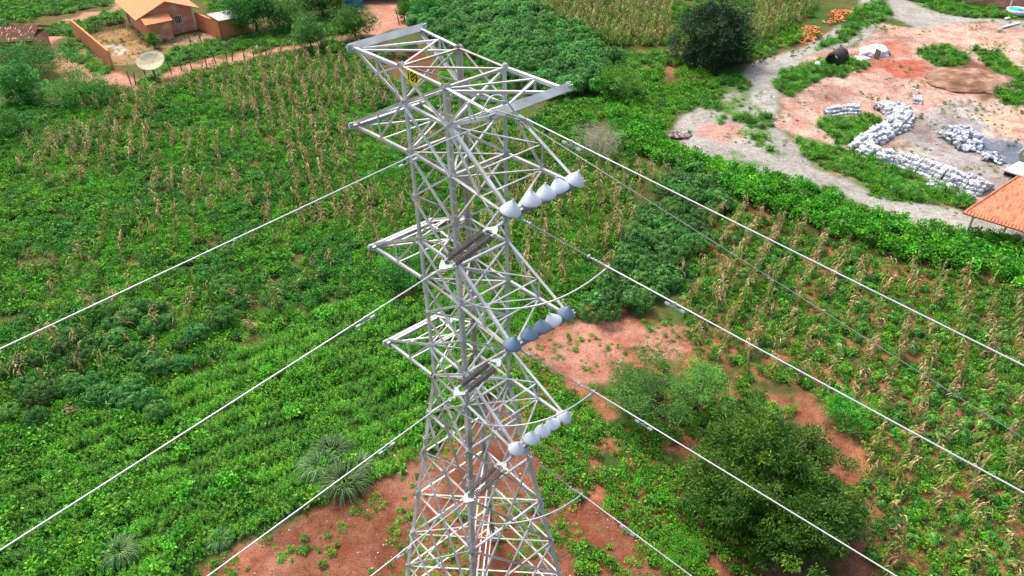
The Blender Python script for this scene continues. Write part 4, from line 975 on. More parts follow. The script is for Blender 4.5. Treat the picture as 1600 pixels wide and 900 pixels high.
# cassava
cass_top = off_polys(seeds(A_CASSTOP, 1.25, .42), [])
individuals('cassava_bush', '{s} lush green cassava bush, {p} of the dense plot beside the pylon top', 'cassava', 'cassava plot behind the pylon', cass_top, m_cassb, RNG.uniform(.8, 1.25, len(cass_top)))
cm = seeds(A_CASSMID, 1.1, .42)
individuals('cassava_bush', '{s} dark green cassava bush, {p} of the clump below the hedge', 'cassava', 'cassava clump in the middle right', cm, m_cass, RNG.uniform(.7, 1.3, len(cm)), tilt=.22)
CL = [(62,618),(90,605),(118,598),(150,592),(160,615),(60,650),(205,545),(232,560),(250,575),(215,600),(290,535),(310,520),(335,505),(355,495),(285,565),(180,505),(205,498),(240,505),(262,498),(120,520),(150,530),(100,545),(60,560),(30,575),(130,560),(190,530),(245,480),(215,480),(170,480),(380,470),(360,455),(350,440),(225,618),(200,620),(250,640),(40,600),(20,640)]
pc = np.array([at(x, y+12) for x, y in CL+[(612, 76), (628, 84), (640, 70), (600, 84), (585, 70)]]); pc[:, 2] = hgt(pc[:, 0], pc[:, 1])-.05
individuals('cassava_bush', '{s} dark blue-green cassava bush, {p} of the broken rows in the left field', 'cassava', 'cassava rows in the left field', pc, m_cass, RNG.uniform(.75, 1.15, len(pc)), tilt=.15)
for (x, y, s), lab_ in zip([(500,735,.95),(540,760,1.15),(522,712,1.0),(562,735,.8),(188,868,.8),(345,845,.55),(845,352,.5)], ['pale silvery grass clump left in the group at the crop edge','largest pale arching grass clump at the crop edge','rearmost silvery grass clump of the group at the crop edge','rightmost silvery grass clump, overhanging the red soil','silvery grass clump alone near the bottom left','small silvery grass clump near the bottom edge of the crop','small pale grass clump right of the pylon']):
    P_ = at(x, y); o = bpy.data.objects.new('grass_clump', m_silver[RNG.integers(0, 2)]); COL.objects.link(o); o.location = (P_[0], P_[1], 0); o.scale = (s, s, s*.95); o.rotation_euler.z = RNG.uniform(0, 6); tag(o, lab_, 'grass clump', 'silvery grass clumps')

# --- trees
def tree(name, label, cat, px, h, r, mat, nclump, nleaf, ll, lw, seed, trunk_h=.35, flat=1.0, group=None, bark='trunk', gaps=0., cr=.26, low=.12, oval=(1, 1)):
    g = np.random.default_rng(seed); P_ = at(*px); base = np.array([P_[0], P_[1], hgt(P_[0], P_[1])-.05])
    root = empty(name, tuple(base), label, cat, group)
    cz = h*(.5+low*.5)+h*low*.3; rz = (h-cz)
    cl = []
    while len(cl) < nclump:
        v = unit(g.normal(size=3)); rr = g.uniform(.2, 1)**.55*g.uniform(.82, 1.1)
        if v[2] < -.75: continue
        p = v*np.array([r*oval[0], r*oval[1], rz*(1 if v[2] > 0 else .95)])*rr*(.72+.56*vn(v[0]*2+9, v[1]*2+v[2]*2+5, 1., seed))+np.array([0, 0, cz])
        if gaps and vn(p[0]+50, p[1]+p[2]+50, r*.45, seed+1) < gaps: continue
        cl.append(p)
    cl = np.array(cl); k = np.repeat(np.arange(len(cl)), nleaf); n = len(k); v = unit(g.normal(size=(n, 3)))
    rad = r*cr*g.uniform(.6, 1.25, len(cl))
    C = cl[k]+v*(rad[k]*g.uniform(.25, 1.0, n)**.6)[:, None]*np.array([1, 1, .72*flat])
    out = unit(cl-np.array([0, 0, cz*.8]))
    D = unit(v*.8+out[k]*.5+g.normal(size=(n, 3))*.45+np.array([0, 0, .12]))
    tone = np.clip(g.random(len(cl))[k]**1.5*.55+g.random(n)*.45, 0, 1)
    me = leaves_mesh(name+'_crown', C, D, ll*g.uniform(.7, 1.3, n), lw*g.uniform(.7, 1.3, n), mat, tone)
    cr_ = bpy.data.objects.new('crown', me); COL.objects.link(cr_); cr_.parent = root
    mb = MB(); th = h*trunk_h; tr = max(.05, h*.028)
    mb.tube([[0, 0, -.1], [g.normal()*.05, g.normal()*.05, th*.5], [g.normal()*.1, g.normal()*.1, th], [0, 0, h*.7]], [tr*1.3, tr, tr*.7, tr*.2], 8)
    for i in g.choice(len(cl), min(len(cl), 22 if h > 3 else 9), replace=False):
        e = cl[i]; b = np.array([0, 0, th*g.uniform(.5, 1.)]); m_ = b+(e-b)*.5+np.array([0, 0, .06*h]); mb.tube([b, m_, e], [tr*.4, tr*.22, tr*.08], 5)
    mb.build('trunk', M[bark], root, smooth=True)
    return root
tree('evergreen_tree', 'broad dark evergreen tree standing by the far corn, left of the grey track', 'tree', (1112, 96), 7.6, 4.3, M['darktree'], 420, 80, .22, .12, 1, low=-.2, cr=.17)
tree('leafy_tree', 'big glossy dark green tree in the lower right under the conductors', 'tree', (1196, 792), 4.4, 4.0, M['bigtree'], 640, 125, .15, .065, 2, low=-.1, gaps=.2, cr=.12, oval=(.98, 1.12))
tree('feathery_tree', 'airy light-leaved tree with soil showing through, left of the big dark tree', 'tree', (1030, 650), 4.0, 2.7, M['airytree'], 150, 70, .11, .05, 3, gaps=.52, low=.1, cr=.15, oval=(1.15, 1))
tree('feathery_tree', 'smaller airy tree growing against the upper left of the big dark tree', 'tree', (1085, 640), 3.2, 1.9, M['airytree'], 130, 55, .11, .045, 4, gaps=.35, low=.2, cr=.2)
tree('round_shrub', 'rounded dark green shrub between the cassava plot and the track', 'shrub', (965, 152), 3.2, 2.5, M['bigtree'], 110, 60, .17, .08, 5, low=.0, cr=.22)
tree('bare_shrub', 'greyish leafless shrub beside the topmost right-hand wire', 'shrub', (938, 245), 2.7, 2.1, M['drybush'], 110, 60, .26, .012, 6, low=.1, cr=.25, bark='drywood')
tree('shade_tree', 'dark leafy tree right of the grey-roofed shed', 'tree', (402, 48), 5.5, 3.3, M['deep'], 150, 60, .24, .13, 7, low=.0, cr=.24)
tree('shade_tree', 'dark leafy tree behind the path near the top, left of the blue wall', 'tree', (505, 25), 5.0, 3.2, M['deep'], 140, 60, .24, .13, 8, low=.0, cr=.24)
tree('yellowish_shrub', 'yellow-green shrub between the two dark trees by the path', 'shrub', (452, 45), 3.6, 2.6, M['bean'], 100, 60, .2, .11, 9, low=.0, cr=.25)
tree('roadside_shrub', 'full green shrub on the near side of the path below the blue wall', 'shrub', (556, 62), 4.2, 2.5, M['deep'], 130, 60, .2, .1, 10, low=.0, cr=.22)
tree('roadside_shrub', 'narrow blue-green shrub at the field corner beside the path', 'shrub', (487, 78), 4.0, 1.9, M['cassavabright'], 90, 60, .2, .09, 11, low=.0, cr=.24)
tree('yard_tree', 'dark bushy tree in front of the blackened tile roof', 'tree', (35, 118), 3.6, 4.2, M['deep'], 150, 60, .2, .09, 12, low=.0, cr=.2, oval=(1.3, .9))
tree('young_tree', 'young pale green tree at the left edge below the dark yard tree', 'tree', (38, 160), 4.2, 1.9, M['cassavabright'], 110, 60, .22, .1, 13, low=-.1, cr=.24)
tree('wide_shrub', 'wide light green shrub at the field corner under the brick garden wall', 'shrub', (130, 160), 3.0, 3.0, M['bean'], 120, 60, .19, .07, 14, low=.0, cr=.24, oval=(1.25, .9))
tree('wide_shrub', 'dark shrub at the left edge where the field begins', 'shrub', (10, 215), 2.4, 2.2, M['deep'], 80, 60, .17, .08, 15, low=.0, cr=.24)
tree('round_shrub', 'small dense green shrub in the red soil strip of the right field', 'shrub', (1318, 655), 1.6, 1.35, M['bean'], 70, 60, .11, .05, 16, low=.0, cr=.25)
tree('round_shrub', 'dark shrub hidden behind the pylon near the second left arm', 'shrub', (628, 440), 2.4, 2.0, M['deep'], 80, 60, .15, .07, 17, low=.0, cr=.24)
tree('pruned_bush', 'small bright bush in the house yard beside the porch', 'shrub', (243, 76), 1.9, .8, M['bean'], 30, 50, .2, .07, 18, low=.1, cr=.35)
tree('pruned_bush', 'yellow-green bush at the top beside the bare courtyard', 'shrub', (632, 32), 2.6, 1.1, M['hedge'], 40, 50, .22, .09, 19, low=.1, cr=.3)
tree('round_shrub', 'green shrub at the right edge of the courtyard at the top', 'shrub', (668, 30), 3.2, 2.4, M['deep'], 90, 60, .2, .1, 21, low=.0, cr=.24)
tree('round_shrub', 'low bright shrub standing on red soil at the bottom, right of the pylon', 'shrub', (1065, 865), .9, 1.2, M['bright'], 60, 60, .08, .035, 22, low=.0, cr=.25)

# ================================================================= BUILDINGS
def wallbox(p, q, h, t, mb, z0=-.2):
    p, q = np.array([p[0], p[1], 0.]), np.array([q[0], q[1], 0.]); d = unit(q-p); n = np.array([-d[1], d[0], 0])
    return mb.box((p+q)/2+ZUP*(h+z0)/2, (q-p)/2, n*t/2, ZUP*(h-z0)/2)
Nn, Ee, Ww = at(231, 62.6)[:2], at(308, 46.5)[:2], at(200, 44)[:2]
ux = unit(Ee-Nn); uy = np.array([-ux[1], ux[0]]); Wd = np.linalg.norm(Ee-Nn); Dp = 8.5
print('house', Wd, (Ww-Nn)@ux, (Ww-Nn)@uy)
house = empty('brick_house', (Nn[0], Nn[1], 0), 'unplastered orange brick house with a plain pale orange gable roof', 'house', rz=math.atan2(ux[1], ux[0]))
HH, RI = 2.75, 1.15
mb = MB(); t = .15
prof = [(0, -.2), (Wd, -.2), (Wd, HH), (Wd/2, HH+RI), (0, HH)]
mb.prism(prof, (0, 0, 0), (0, Dp, 0), (1, 0, 0), (0, 0, 1))
o = mb.build('wall', M['brick'], house); face_uv(o, (1, 0), (0, 1))
mb = MB(); ov = .75
for s in (-1, 1):
    x0, x1 = (Wd/2, -ov) if s < 0 else (Wd/2, Wd+ov)
    sl_ = RI/(Wd/2); z1 = HH+.02-ov*sl_; zr = HH+RI+.03
    d = np.array([x1-x0, 0, z1-zr]); dl_ = unit(d); nn = np.cross(dl_, [0, 1, 0]); nn = nn if nn[2] > 0 else -nn
    mb.box(np.array([(x0+x1)/2, Dp/2, (z1+zr)/2])+nn*.06, d/2, (0, Dp/2+.45, 0), nn*.05)
o = mb.build('roof', M['rooftile'], house); face_uv(o, (1, 0), (0, 1))
def opening(parent, c, ax, az, n, name='window', bars=0, frame='frame', fill='dark', w=.07):
    c, ax, az, n = (np.array(v, float) for v in (c, ax, az, n)); a1, z1 = unit(ax), unit(az)
    mb = MB()
    for s in (-1, 1):
        mb.box(c+s*ax+n*.02, a1*w/2, n*.04, az+z1*w/2); mb.box(c+s*az+n*.023, ax-a1*w/2, n*.035, z1*w/2)
    o = mb.build(name, M[frame], parent)
    mb = MB(); mb.box(c+n*.005, ax-a1*w/2, n*.008, az-z1*w/2); mb.build('pane', M[fill], o)
    if bars:
        mb = MB()
        for j in range(bars): mb.box(c+n*.035+ax*(2*(j+1)/(bars+1)-1), a1*.035, n*.01, az)
        mb.build('window_bars', M['render'], o)
    return o
opening(house, (Wd*.68, -.005, 1.62), (.42, 0, 0), (0, 0, .48), (0, -1, 0), bars=3, w=.14, frame='render')
opening(house, (-.005, 3.9, 1.7), (0, .4, 0), (0, 0, .45), (-1, 0, 0), fill='cement')
opening(house, (-.005, Dp-1.2, 1.0), (0, .42, 0), (0, 0, 1.0), (-1, 0, 0), 'door')
mb = MB()
for x in (-.012, Wd-.14): mb.box((x+.08, -.012, HH/2), (.08, 0, 0), (0, .01, 0), (0, 0, HH/2))
mb.box((-.012, Dp-.1, HH/2), (.01, 0, 0), (0, .1, 0), (0, 0, HH/2)); mb.build('corner_column', M['frame'], house)
# porch annex
ax_ = Wd*.46; ad = 1.5; ah = 2.15
mb = MB(); mb.prism([(.03, -.2), (ax_, -.2), (ax_, ah), (.03, ah)], (0, -ad, 0), (0, -.004, 0), (1, 0, 0), (0, 0, 1)); o = mb.build('porch_wall', M['brick'], house); face_uv(o, (1, 0), (0, 1))
mb = MB(); d = np.array([0, ad+.45, .55]); mb.box((ax_/2, -(ad+.4)/2, ah+.33), (ax_/2+.22, 0, 0), d/2, (0, -.015, .05)); o = mb.build('porch_roof', M['rooftile'], house); face_uv(o, (1, 0), (0, 1))
opening(house, (ax_+.006, -ad*.48, 1.0), (0, .42, 0), (0, 0, .98), (1, 0, 0), 'door', w=.06)
# boundary walls
def wall_thing(p, q, h, label, mat='brickwall', t=.16):
    p, q = at(*p), at(*q); c = (p+q)/2; mb = MB(); wallbox(p, q, h, t, mb); mb.box(c*[1, 1, 0]+ZUP*(h+.02), (q-p)/2*[1, 1, 0]*1.002, unit(np.array([-(q-p)[1], (q-p)[0], 0]))*(t/2+.02), ZUP*.02)
    o = mb.build('garden_wall', M[mat], None, loc=(c[0], c[1], 0)); face_uv(o, (1, 0), (0, 1)); return tag(o, label, 'wall')
wall_thing((119, 57), (178, 108), 2.0, 'orange brick garden wall at the driveway, left of the house yard')
wall_thing((310, 44), (347, 60), 1.9, 'orange wall from the house to the grey-roofed shed')
# small shed with fibre cement sheet
q1, q2 = at(350, 60), at(390, 49); sx = unit((q2-q1)[:2]); sy = np.array([-sx[1], sx[0]]); Ls_ = np.linalg.norm((q2-q1)[:2])
shed = empty('brick_shed', (q1[0], q1[1], 0), 'small orange shed under a sagging whitish sheet roof', 'shed', rz=math.atan2(sx[1], sx[0]))
mb = MB(); mb.box((Ls_/2, .08, .95), (Ls_/2, 0, 0), (0, .08, 0), (0, 0, 1.1)); mb.box((.08, 1.6, .95), (.08, 0, 0), (0, 1.44, 0), (0, 0, 1.1)); o = mb.build('wall', M['brickwall'], shed); face_uv(o, (1, 0), (0, 1))
mb = MB(); mb.box((Ls_*.31, .9, 2.22), (Ls_*.42, 0, -.10), (0, 1.35, .12), (.0, -.01, .03)); mb.build('roof_sheet', M['cement'], shed)
# hut with blackened tiles at the left edge
q1 = at(62, 92); hut = empty('tiled_hut', (q1[0], q1[1], 0), 'low hut with a blackened clay tile roof at the left edge', 'hut', rz=R(4))
mb = MB(); mb.prism([(-9, -.2), (-.3, -.2), (-.3, 2.0), (-9, 2.0)], (0, .3, 0), (0, 4.2, 0), (1, 0, 0), (0, 0, 1)); o = mb.build('wall', M['brick'], hut); face_uv(o, (1, 0), (0, 1))
mb = MB(); 
for s in (-1, 1):
    d = np.array([0, s*2.6, -.9]); nn = unit(np.cross([1, 0, 0], d)); nn = nn if nn[2] > 0 else -nn; mb.box(np.array([-4.6, 2.25+s*1.3, 2.5])+nn*.05, (4.7, 0, 0), d/2, nn*.05)
o = mb.build('roof', M['oldtile'], hut); face_uv(o, (1, 0), (0, 1))
# blue wall building and dark porch at the top edge
q1 = at(543, 14); bb = empty('blue_building', (q1[0], q1[1], 0), 'building with a deep blue wall at the top edge', 'building', rz=R(12))
mb = MB(); mb.box((.9, 4, 1.3), (1.2, 0, 0), (0, 4, 0), (0, 0, 1.6)); mb.build('wall', M['bluewall'], bb)
q1 = at(562, 5); pb = empty('open_porch', (q1[0], q1[1], 0), 'dark open-sided porch at the top edge beside the blue wall', 'porch', rz=R(2))
mb = MB(); mb.box((3.6, 3.2, 2.5), (4.0, 0, 0), (0, 3.2, .5), (0, -.01, .06)); o = mb.build('roof', M['oldtile'], pb); face_uv(o, (1, 0), (0, 1))
mb = MB(); mb.box((3.6, 5.6, 1.2), (3.8, 0, 0), (0, .1, 0), (0, 0, 1.4)); mb.build('wall', M['post'], pb)
for x in (.2, 3.6, 7.0): mb = MB(); mb.tube([(x, .3, -.1), (x, .3, 2.1)], .08, 6); mb.build('post', M['post'], pb)
# open tile-roofed shed at the right
c0 = at(1505.5, 334, 2.1); c1 = at(1612, 366.5, 2.1); c2 = at(1592, 276, 3.3); e = unit(c1-c0); 
run = c2-c0-e*((c2-c0)@e); run_l = np.linalg.norm(run)
kiln = empty('open_shed', (c0[0], c0[1], 0), 'open-sided shed with an orange clay tile roof at the right edge', 'shed')
o0 = np.array([c0[0], c0[1], 0.]); Lr = 9.
slant = c2-c0; slant = slant-e*(slant@e)*.0
nn = unit(np.cross(e, slant)); nn = nn if nn[2] > 0 else -nn
mb = MB(); mb.box(c0-o0+e*Lr/2+slant*.5, e*Lr/2, slant*.5, nn*.05); o = mb.build('roof', M['shedtile'], kiln)
uvl = o.data.uv_layers.new(name='UVMap'); e2_ = unit(slant-e*(slant@e))
for p_ in o.data.polygons:
    for li in p_.loop_indices:
        co = np.array(o.data.vertices[o.data.loops[li].vertex_index].co); uvl.data[li].uv = (co@e, co@e2_)
# undulating tile ends along the eave and verge
mb = MB(); ne = int(Lr/.22)
for i in range(ne):
    a = c0-o0+e*(i+.5)*.22-e2_*.05+nn*.06; mb.tube([a, a+e2_*.45], [.075, .07], 6)
for i in range(int(np.linalg.norm(slant)/.35)):
    a = c0-o0+unit(slant)*(i*.35)+nn*.07-e*.03; mb.tube([a, a+unit(slant)*.4], [.08, .07], 6)
mb.build('edge_tiles', M['shedtile'], kiln); face_uv(bpy.data.objects[-1] if False else [x for x in kiln.children if x.name.startswith('edge_tiles')][0], (1, 0), (0, 1))
for tx, ty in ((.35, .12), (1.6, .5), (3.7, .12), (6.6, .12), (.8, .95), (4., .95)):
    b = c0-o0+e*tx+slant*ty; mb = MB(); mb.tube([(b[0], b[1], -.2), (b[0], b[1], b[2]-.06)], .085, 7); mb.build('post', M['palepost'], kiln)
mb = MB(); b = c0-o0+slant*.12-nn*.09; mb.box(b+e*Lr/2, e*Lr/2, unit(slant)*.05, nn*.05); mb.build('beam', M['palepost'], kiln)
# boundary wall and clutter at the top right
wall_thing((1498, -2), (1400, -14), 1.6, 'grey block wall at the very top right beyond the weeds', 'cement')
wall_thing((1502, 7), (1650, 19), 1.8, 'red brick wall at the top right corner behind the turquoise pool', 'brick')
q1 = at(1588, 17); q1 = at(1588, 21); pool = empty('paddling_pool', (q1[0], q1[1], 0), 'small round turquoise paddling pool with a white rim at the top right corner', 'pool')
mb = MB(); mb.lathe([(1.05, 0), (1.2, .25), (1.25, .5), (1.12, .55), (1.05, .42)], (0, 0, 0), (0, 0, 1), 28); mb.build('rim', M['white'], pool, smooth=True)
mb = MB(); mb.lathe([(1.06, .44), (.5, .44), (.001, .44)], (0, 0, 0), (0, 0, 1), 28); mb.build('water', M['pool'], pool)
def pole(px, h, r, label, mat='white', lean=(0, 0), name='pole'):
    p_ = at(*px); mb = MB(); mb.tube([(0, 0, -.1), (lean[0]*h*.5, lean[1]*h*.5, h*.5), (lean[0]*h, lean[1]*h, h)], [r, r*.95, r*.8], 7)
    o = mb.build(name, M[mat]); o.location = (p_[0], p_[1], 0); return o
tag(pole((1527, 9), 1.9, .08, '', lean=(.05, 0)), 'white post standing alone left of the turquoise pool', 'post')
tag(pole((1576, 16), 2.2, .07, ''), 'white post right beside the turquoise pool', 'post')
for (a, b, lb) in (((1566, 44), (1592, 37), 'whitish plank lying at the right edge of the upper track'), ((1570, 31), (1577, 29), 'short white board lying below the turquoise pool')):
    a, b = at(*a), at(*b); mb = MB(); mb.box((0, 0, .12), (b-a)/2, unit(np.cross(b-a, ZUP))*.14, (0, 0, .05)); o = mb.build('plank', M['white']); o.location = ((a+b)/2).tolist(); tag(o, lb, 'plank')
# satellite dish
q1 = at(243, 120); dish = empty('satellite_dish', (q1[0], q1[1], 0), 'large cream mesh satellite dish tilted skyward in front of the brick house', 'satellite dish')
axd = unit(np.array([.12, -.50, 1.])); rd = 1.38; n_ = 24
mb = MB(); pr = [(.001, 0)]+[(rd*t, .42*(t**2)) for t in (.25, .5, .75, 1)]; mb.lathe(pr, (0, 0, 1.5), axd, n_); o = mb.build('reflector', M['dish'], dish, smooth=True); md = o.modifiers.new('thickness', 'SOLIDIFY'); md.thickness = .02
a_ = unit(np.cross(axd, [0, 0, 1.])); b_ = np.cross(axd, a_)
for i in range(8):
    an = 2*math.pi*i/8+.2; dd = math.cos(an)*a_+math.sin(an)*b_; mb = MB(); mb.tube([np.array([0, 0, 1.5])+dd*rd*t+axd*(.42*t*t+.025) for t in (0, .25, .5, .75, 1)], .028, 5); mb.build('rib', M['dishrib'], dish)
mb = MB(); mb.tube([np.array([0, 0, 1.5])+axd*(.42+.02)+rd*(math.cos(t)*a_+math.sin(t)*b_) for t in np.linspace(0, 2*math.pi, 33)], .03, 5); mb.build('rim', M['dishrib'], dish)
mb = MB(); mb.tube([(0, 0, -.1), (0, 0, 1.5)], .06, 8); mb.build('mast', M['post'], dish)
# fence posts beside the path and stick fence
FP = [(205,128),(212,130),(228,116),(243,118),(268,112),(284,108),(300,107),(323,102),(338,97),(356,98),(363,95),(382,91),(398,88),(416,84),(440,78),(462,74),(624,36),(512,52),(300,70),(316,66)]
for i, (x, y) in enumerate(FP):
    lb = 'weathered wooden fence post leaning beside the dirt path' if i < 16 else ['lone dark post standing in the bare courtyard at the top', 'dark post on the path between the two roadside shrubs', 'thin stake in the yard under the barred window', 'thin stake at the right end of the house yard'][i-16]
    tag(pole((x, y+3), RNG.uniform(1.2, 1.7), .06, '', 'post', (RNG.normal()*.12-.06, RNG.normal()*.08), 'fence_post'), lb, 'fence post', 'posts beside the dirt path' if i < 16 else None)
sa, sb = at(140, 55), at(196, 42); sf = empty('stick_fence', tuple(sa), 'rough fence of upright sticks behind the house yard', 'fence')
for i in range(26):
    t = i/25; p_ = (sb-sa)*t; mb = MB(); hh = RNG.uniform(1.1, 1.7); mb.tube([(p_[0], p_[1], -.1), (p_[0]+RNG.normal()*.08, p_[1], hh)], [.045, .03], 5); mb.build('stick', M['post'], sf)
mb = MB(); mb.tube([(0, 0, .9), tuple(sb-sa+ZUP*.9)], .03, 5); mb.build('rail', M['post'], sf)
# culvert pipe / drum
q1 = at(1306, 100); dr_ = empty('drain_pipe', (q1[0], q1[1], 0), 'short wide black ribbed drain pipe lying in the grass', 'pipe'); d = unit(np.array([.72, .75, 0])); mb = MB()
pr = [(.62, 0)]+[(.78+.035*(i % 2), .12+.18*i) for i in range(12)]+[(.74, 2.2), (.70, 2.2), (.70, .05), (.62, 0)]
mb.lathe(pr, np.array([-.8, -.8, .72]), d, 24); mb.build('shell', M['rubber'], dr_, smooth=False)
def blob(name, px, sx_, sy_, sz_, mat, label, cat, seed, z=0., sub=3, amp=.35, group=None):
    import bmesh
    bm = bmesh.new(); bmesh.ops.create_icosphere(bm, subdivisions=sub, radius=1.)
    for v in bm.verts:
        k = 1+amp*(float(fbm(v.co.x+9, v.co.y+v.co.z*.7+9, .9, seed))-.5)*2; v.co = Vector((v.co.x*sx_*k, v.co.y*sy_*k, max(-.2, v.co.z*k)*sz_))
    me = bpy.data.meshes.new(name); bm.to_mesh(me); bm.free(); me.materials.append(mat); o = bpy.data.objects.new(name, me); COL.objects.link(o); p_ = at(*px); o.location = (p_[0], p_[1], z); return tag(o, label, cat, group)
blob('plastic_sack', (1277, 104), .5, .4, .55, M['white'], 'crumpled white sack in the grass left of the black pipe', 'sack', 1)
blob('cloth', (1273, 110), .28, .5, .25, M['pinkcloth'], 'faded pink cloth hanging from the white sack', 'cloth', 2)
blob('lime_heap', (1366, 83), 1.7, 1.3, .8, M['limestone'], 'whitish lime heap beside the red path of the yard', 'heap', 3, sub=4, amp=.5)
blob('lime_heap', (1340, 92), 1.3, .7, .3, M['limestone'], 'flat low spill of pale rubble running from the lime heap to the pipe', 'heap', 4, sub=4, amp=.6)
blob('soil_mound', (1520, 128), 4.4, 3.4, .62, mat_plain('mound_soil', (.20, .10, .06), .95, 0, .3, 1.2, spot=(.30, .19, .14), bump=.4), 'dark red soil mound in the upper part of the yard', 'mound', 5, sub=5, amp=.22)
mb = MB(); mb.box((0, 0, .5), (.05, 0, 0), (0, .35, 0), (0, 0, .5)); o = mb.build('board', M['post']); p_ = at(1369, 92); o.location = tuple(p_); o.rotation_euler.z = .3; tag(o, 'dark upright board stuck in the ground at the lime heap', 'board')
# burnt rubbish heap at the track corner
blob('rubbish_heap', (1052, 212), 1.6, .8, .35, mat_plain('burnt_rubbish', (.10, .07, .06), .9, 0, .5, 4, spot=(.4, .3, .26)), 'dark rubbish heap at the corner of the grey track', 'heap', 6, sub=4, amp=.6)
# cement sheet on blocks and concrete ring at the right edge
a, b, c = at(1566, 266, .5), at(1604, 278, .5), at(1592, 252, .5); sh = empty('cement_slab', tuple(a*[1, 1, 0]), 'pale flat slab on a low base at the right edge above the tiled shed', 'slab')
mb = MB(); mb.prism([(0, 0), (1, 0), (1, 1), (0, 1)], np.array([0, 0, .45]), np.array([0, 0, .53]), (b-a)*1.3, c-a); mb.build('top', M['cement'], sh)
mb = MB(); mb.prism([(.05, .08), (.95, .08), (.95, .92), (.05, .92)], np.array([0, 0, -.1]), np.array([0, 0, .448]), (b-a)*1.3, c-a); mb.build('base', M['dark'], sh)
q1 = at(1601, 252); mb = MB(); mb.lathe([(.32, -.15), (.6, -.15), (.62, .15), (.34, .16), (.32, -.15)], (0, 0, .6), (-.5, -.85, .15), 20); o = mb.build('concrete_ring', M['palepost']); o.location = tuple(q1); tag(o, 'pale concrete ring standing on edge at the right edge', 'concrete ring')
# ------------------------------------------------- stones
import bmesh
def stone_mesh(name, mat, seed, dims=(.11, .11, .09), cut=.25):
    g = np.random.default_rng(seed); bm = bmesh.new(); bmesh.ops.create_cube(bm, size=2.)
    bmesh.ops.bevel(bm, geom=bm.edges[:], offset=.28, segments=1, affect='EDGES')
    for v in bm.verts: v.co = Vector((v.co.x*dims[0], v.co.y*dims[1], v.co.z*dims[2]))*(1+cut*(g.random()-.5))
    me = bpy.data.meshes.new(name); bm.to_mesh(me); bm.free(); me.materials.append(mat); return me
def var_mats(base, name, k):
    out = []
    for i, f in enumerate(k): out.append(mat_plain('%s_%d' % (name, i), tuple(min(.85, c*f) for c in base), .85, 0, .15, 5))
    return out
sm = var_mats((.58, .59, .62), 'granite', (1.1, .95, .8, .6)); st_m = [stone_mesh('cobble', sm[i % 4], i, (.13, .12, .11)) for i in range(8)]
def heap(path, width, height, step, keepout=0.):
    """stones stacked along a px polyline"""
    W = [at(x, y) for x, y in path]; pts = []
    for a, b in zip(W[:-1], W[1:]):
        L_ = np.linalg.norm(b-a); d = (b-a)/L_; n = np.array([-d[1], d[0], 0]); k = int(L_/step)
        for i in range(k):
            wloc = width*(.75+.5*float(vn(a[0]+d[0]*i*step, a[1]+d[1]*i*step, 1.3, 2)))
            for j in range(int(wloc/step)+1):
                o_ = (j*step-wloc/2); hh = height*math.sqrt(max(0., 1-(2*o_/wloc)**2*.8))*(.8+.4*float(vn(i*step, j*step, .7, 3)))
                lay = max(1, int(hh/(step*.9)))
                for l in range(lay):
                    if l < lay-2 and abs(o_) < wloc*.35: continue    # buried inside
                    pts.append(a+d*(i+.5)*step+n*o_+np.array([RNG.normal()*.03, RNG.normal()*.03, .08+l*step*.9]))
    return np.array(pts)
hp = np.concatenate([heap([(1290, 180), (1318, 174), (1345, 175)], 1.2, .7, .27), heap([(1372, 176), (1398, 172), (1412, 180), (1402, 196), (1378, 210), (1352, 224), (1346, 236), (1368, 246), (1400, 252), (1440, 264), (1480, 278), (1515, 290), (1545, 303)], 2.2, .9, .27), heap([(1425, 158), (1442, 160)], 1.2, .6, .27), heap([(1450, 285), (1500, 300), (1515, 312)], 1.0, .35, .3)])
print('cobbles', len(hp))
individuals('granite_cobble', '{s} pale granite cobble, {p} of the winding stack in the yard', 'cobblestone', 'stacked granite cobbles', hp, st_m, RNG.uniform(.9, 1.25, len(hp)), tilt=.25)
rm2 = var_mats((.34, .37, .42), 'rubble', (1.4, .9, .5, 1.7)); rb = [stone_mesh('rubble', rm2[i % 4], 40+i, (.16, .12, .07)) for i in range(8)]
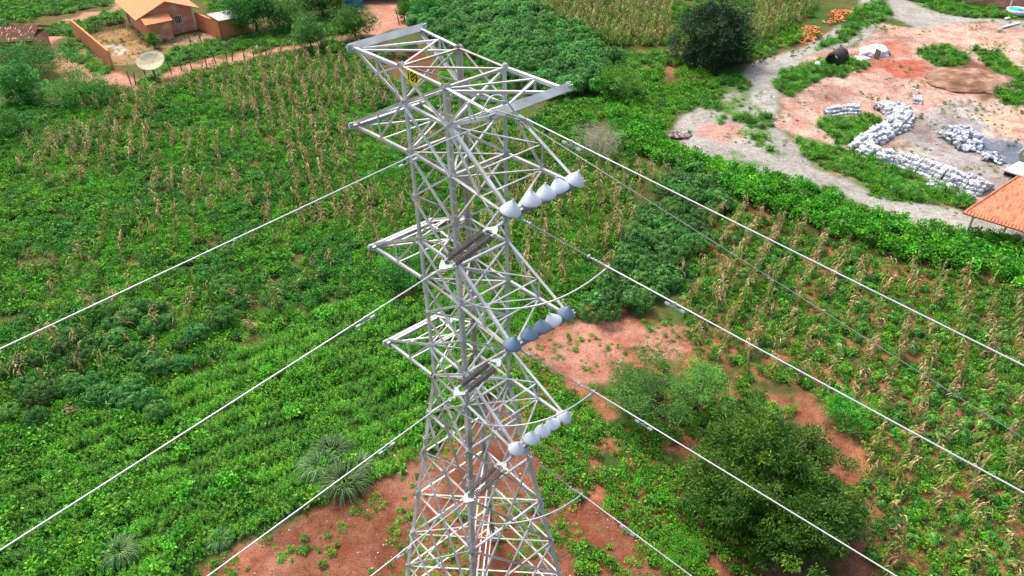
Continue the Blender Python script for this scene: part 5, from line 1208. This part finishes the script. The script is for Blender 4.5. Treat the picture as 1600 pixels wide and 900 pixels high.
def pile(poly, height, sp, seedk=0):
    p = seeds(poly, sp, .45, margin=.5); 
    if not len(p): return p
    c = p.mean(0); r_ = np.max(np.linalg.norm((p-c)[:, :2], axis=1)); p = p.copy(); p[:, 2] = .06+height*np.clip(1-(np.linalg.norm((p-c)[:, :2], axis=1)/r_)**2, 0, 1)*RNG.uniform(.6, 1.1, len(p)); return p
rp = np.concatenate([pile([(1460,213),(1488,204),(1518,203),(1532,222),(1524,240),(1500,234),(1480,226)], .7, .24), pile([(1522,236),(1545,238),(1566,254),(1552,260),(1530,250)], .3, .26)])
individuals('rubble_stone', '{s} angular grey stone, {p} of the loose pile by the blue-grey gravel', 'stone', 'loose rubble pile in the yard', rp, rb, RNG.uniform(.8, 1.4, len(rp)), tilt=.5)
tl = [stone_mesh('tile', m_, 60+i, (.24, .09, .05)) for i, m_ in enumerate(var_mats((.60, .19, .065), 'clay', (1., .85, 1.15, .7)))]
for poly, lb in (([(1248,50),(1262,43),(1280,46),(1284,60),(1262,72),(1250,66)], '{s} orange clay tile, {p} of the left spare tile pile'), ([(1284,36),(1300,22),(1328,17),(1336,22),(1318,38),(1300,42)], '{s} orange clay tile, {p} of the right spare tile pile')):
    tp_ = pile(poly, .35, .42); individuals('clay_tile', lb, 'roof tile', lb.split('{p} of the ')[1], tp_, tl, RNG.uniform(.9, 1.2, len(tp_)), tilt=.2)
finish('corn_plant', 'corn_rows', 'farther corn plants standing in rows in the left and top fields')
finish('cassava_seedling', 'young_cassava', 'farther young cassava plants of the right field')
finish('cassava_bush', 'cassava_plot', 'farther cassava bushes of the dense plot at the top')
finish('granite_cobble', 'cobble_stacks', 'farther stacked pale granite cobbles in the yard')
finish('rubble_stone', 'rubble_pile', 'farther stones of the loose grey rubble pile')
finish('clay_tile', 'tile_piles', 'rest of the spare clay tiles')
# small litter
for (x, y, s) in ((1427, 139, .22), (1434, 141, .18), (1335, 113, .14), (1520, 90, .14), (1500, 98, .12), (1541, 146, .14), (38, 20, .3)):
    blob('litter_scrap', (x, y), s, s*.7, s*.4, M['white'], 'small white scrap lying on the ground', 'litter', 7, sub=1, group='white scraps of litter')
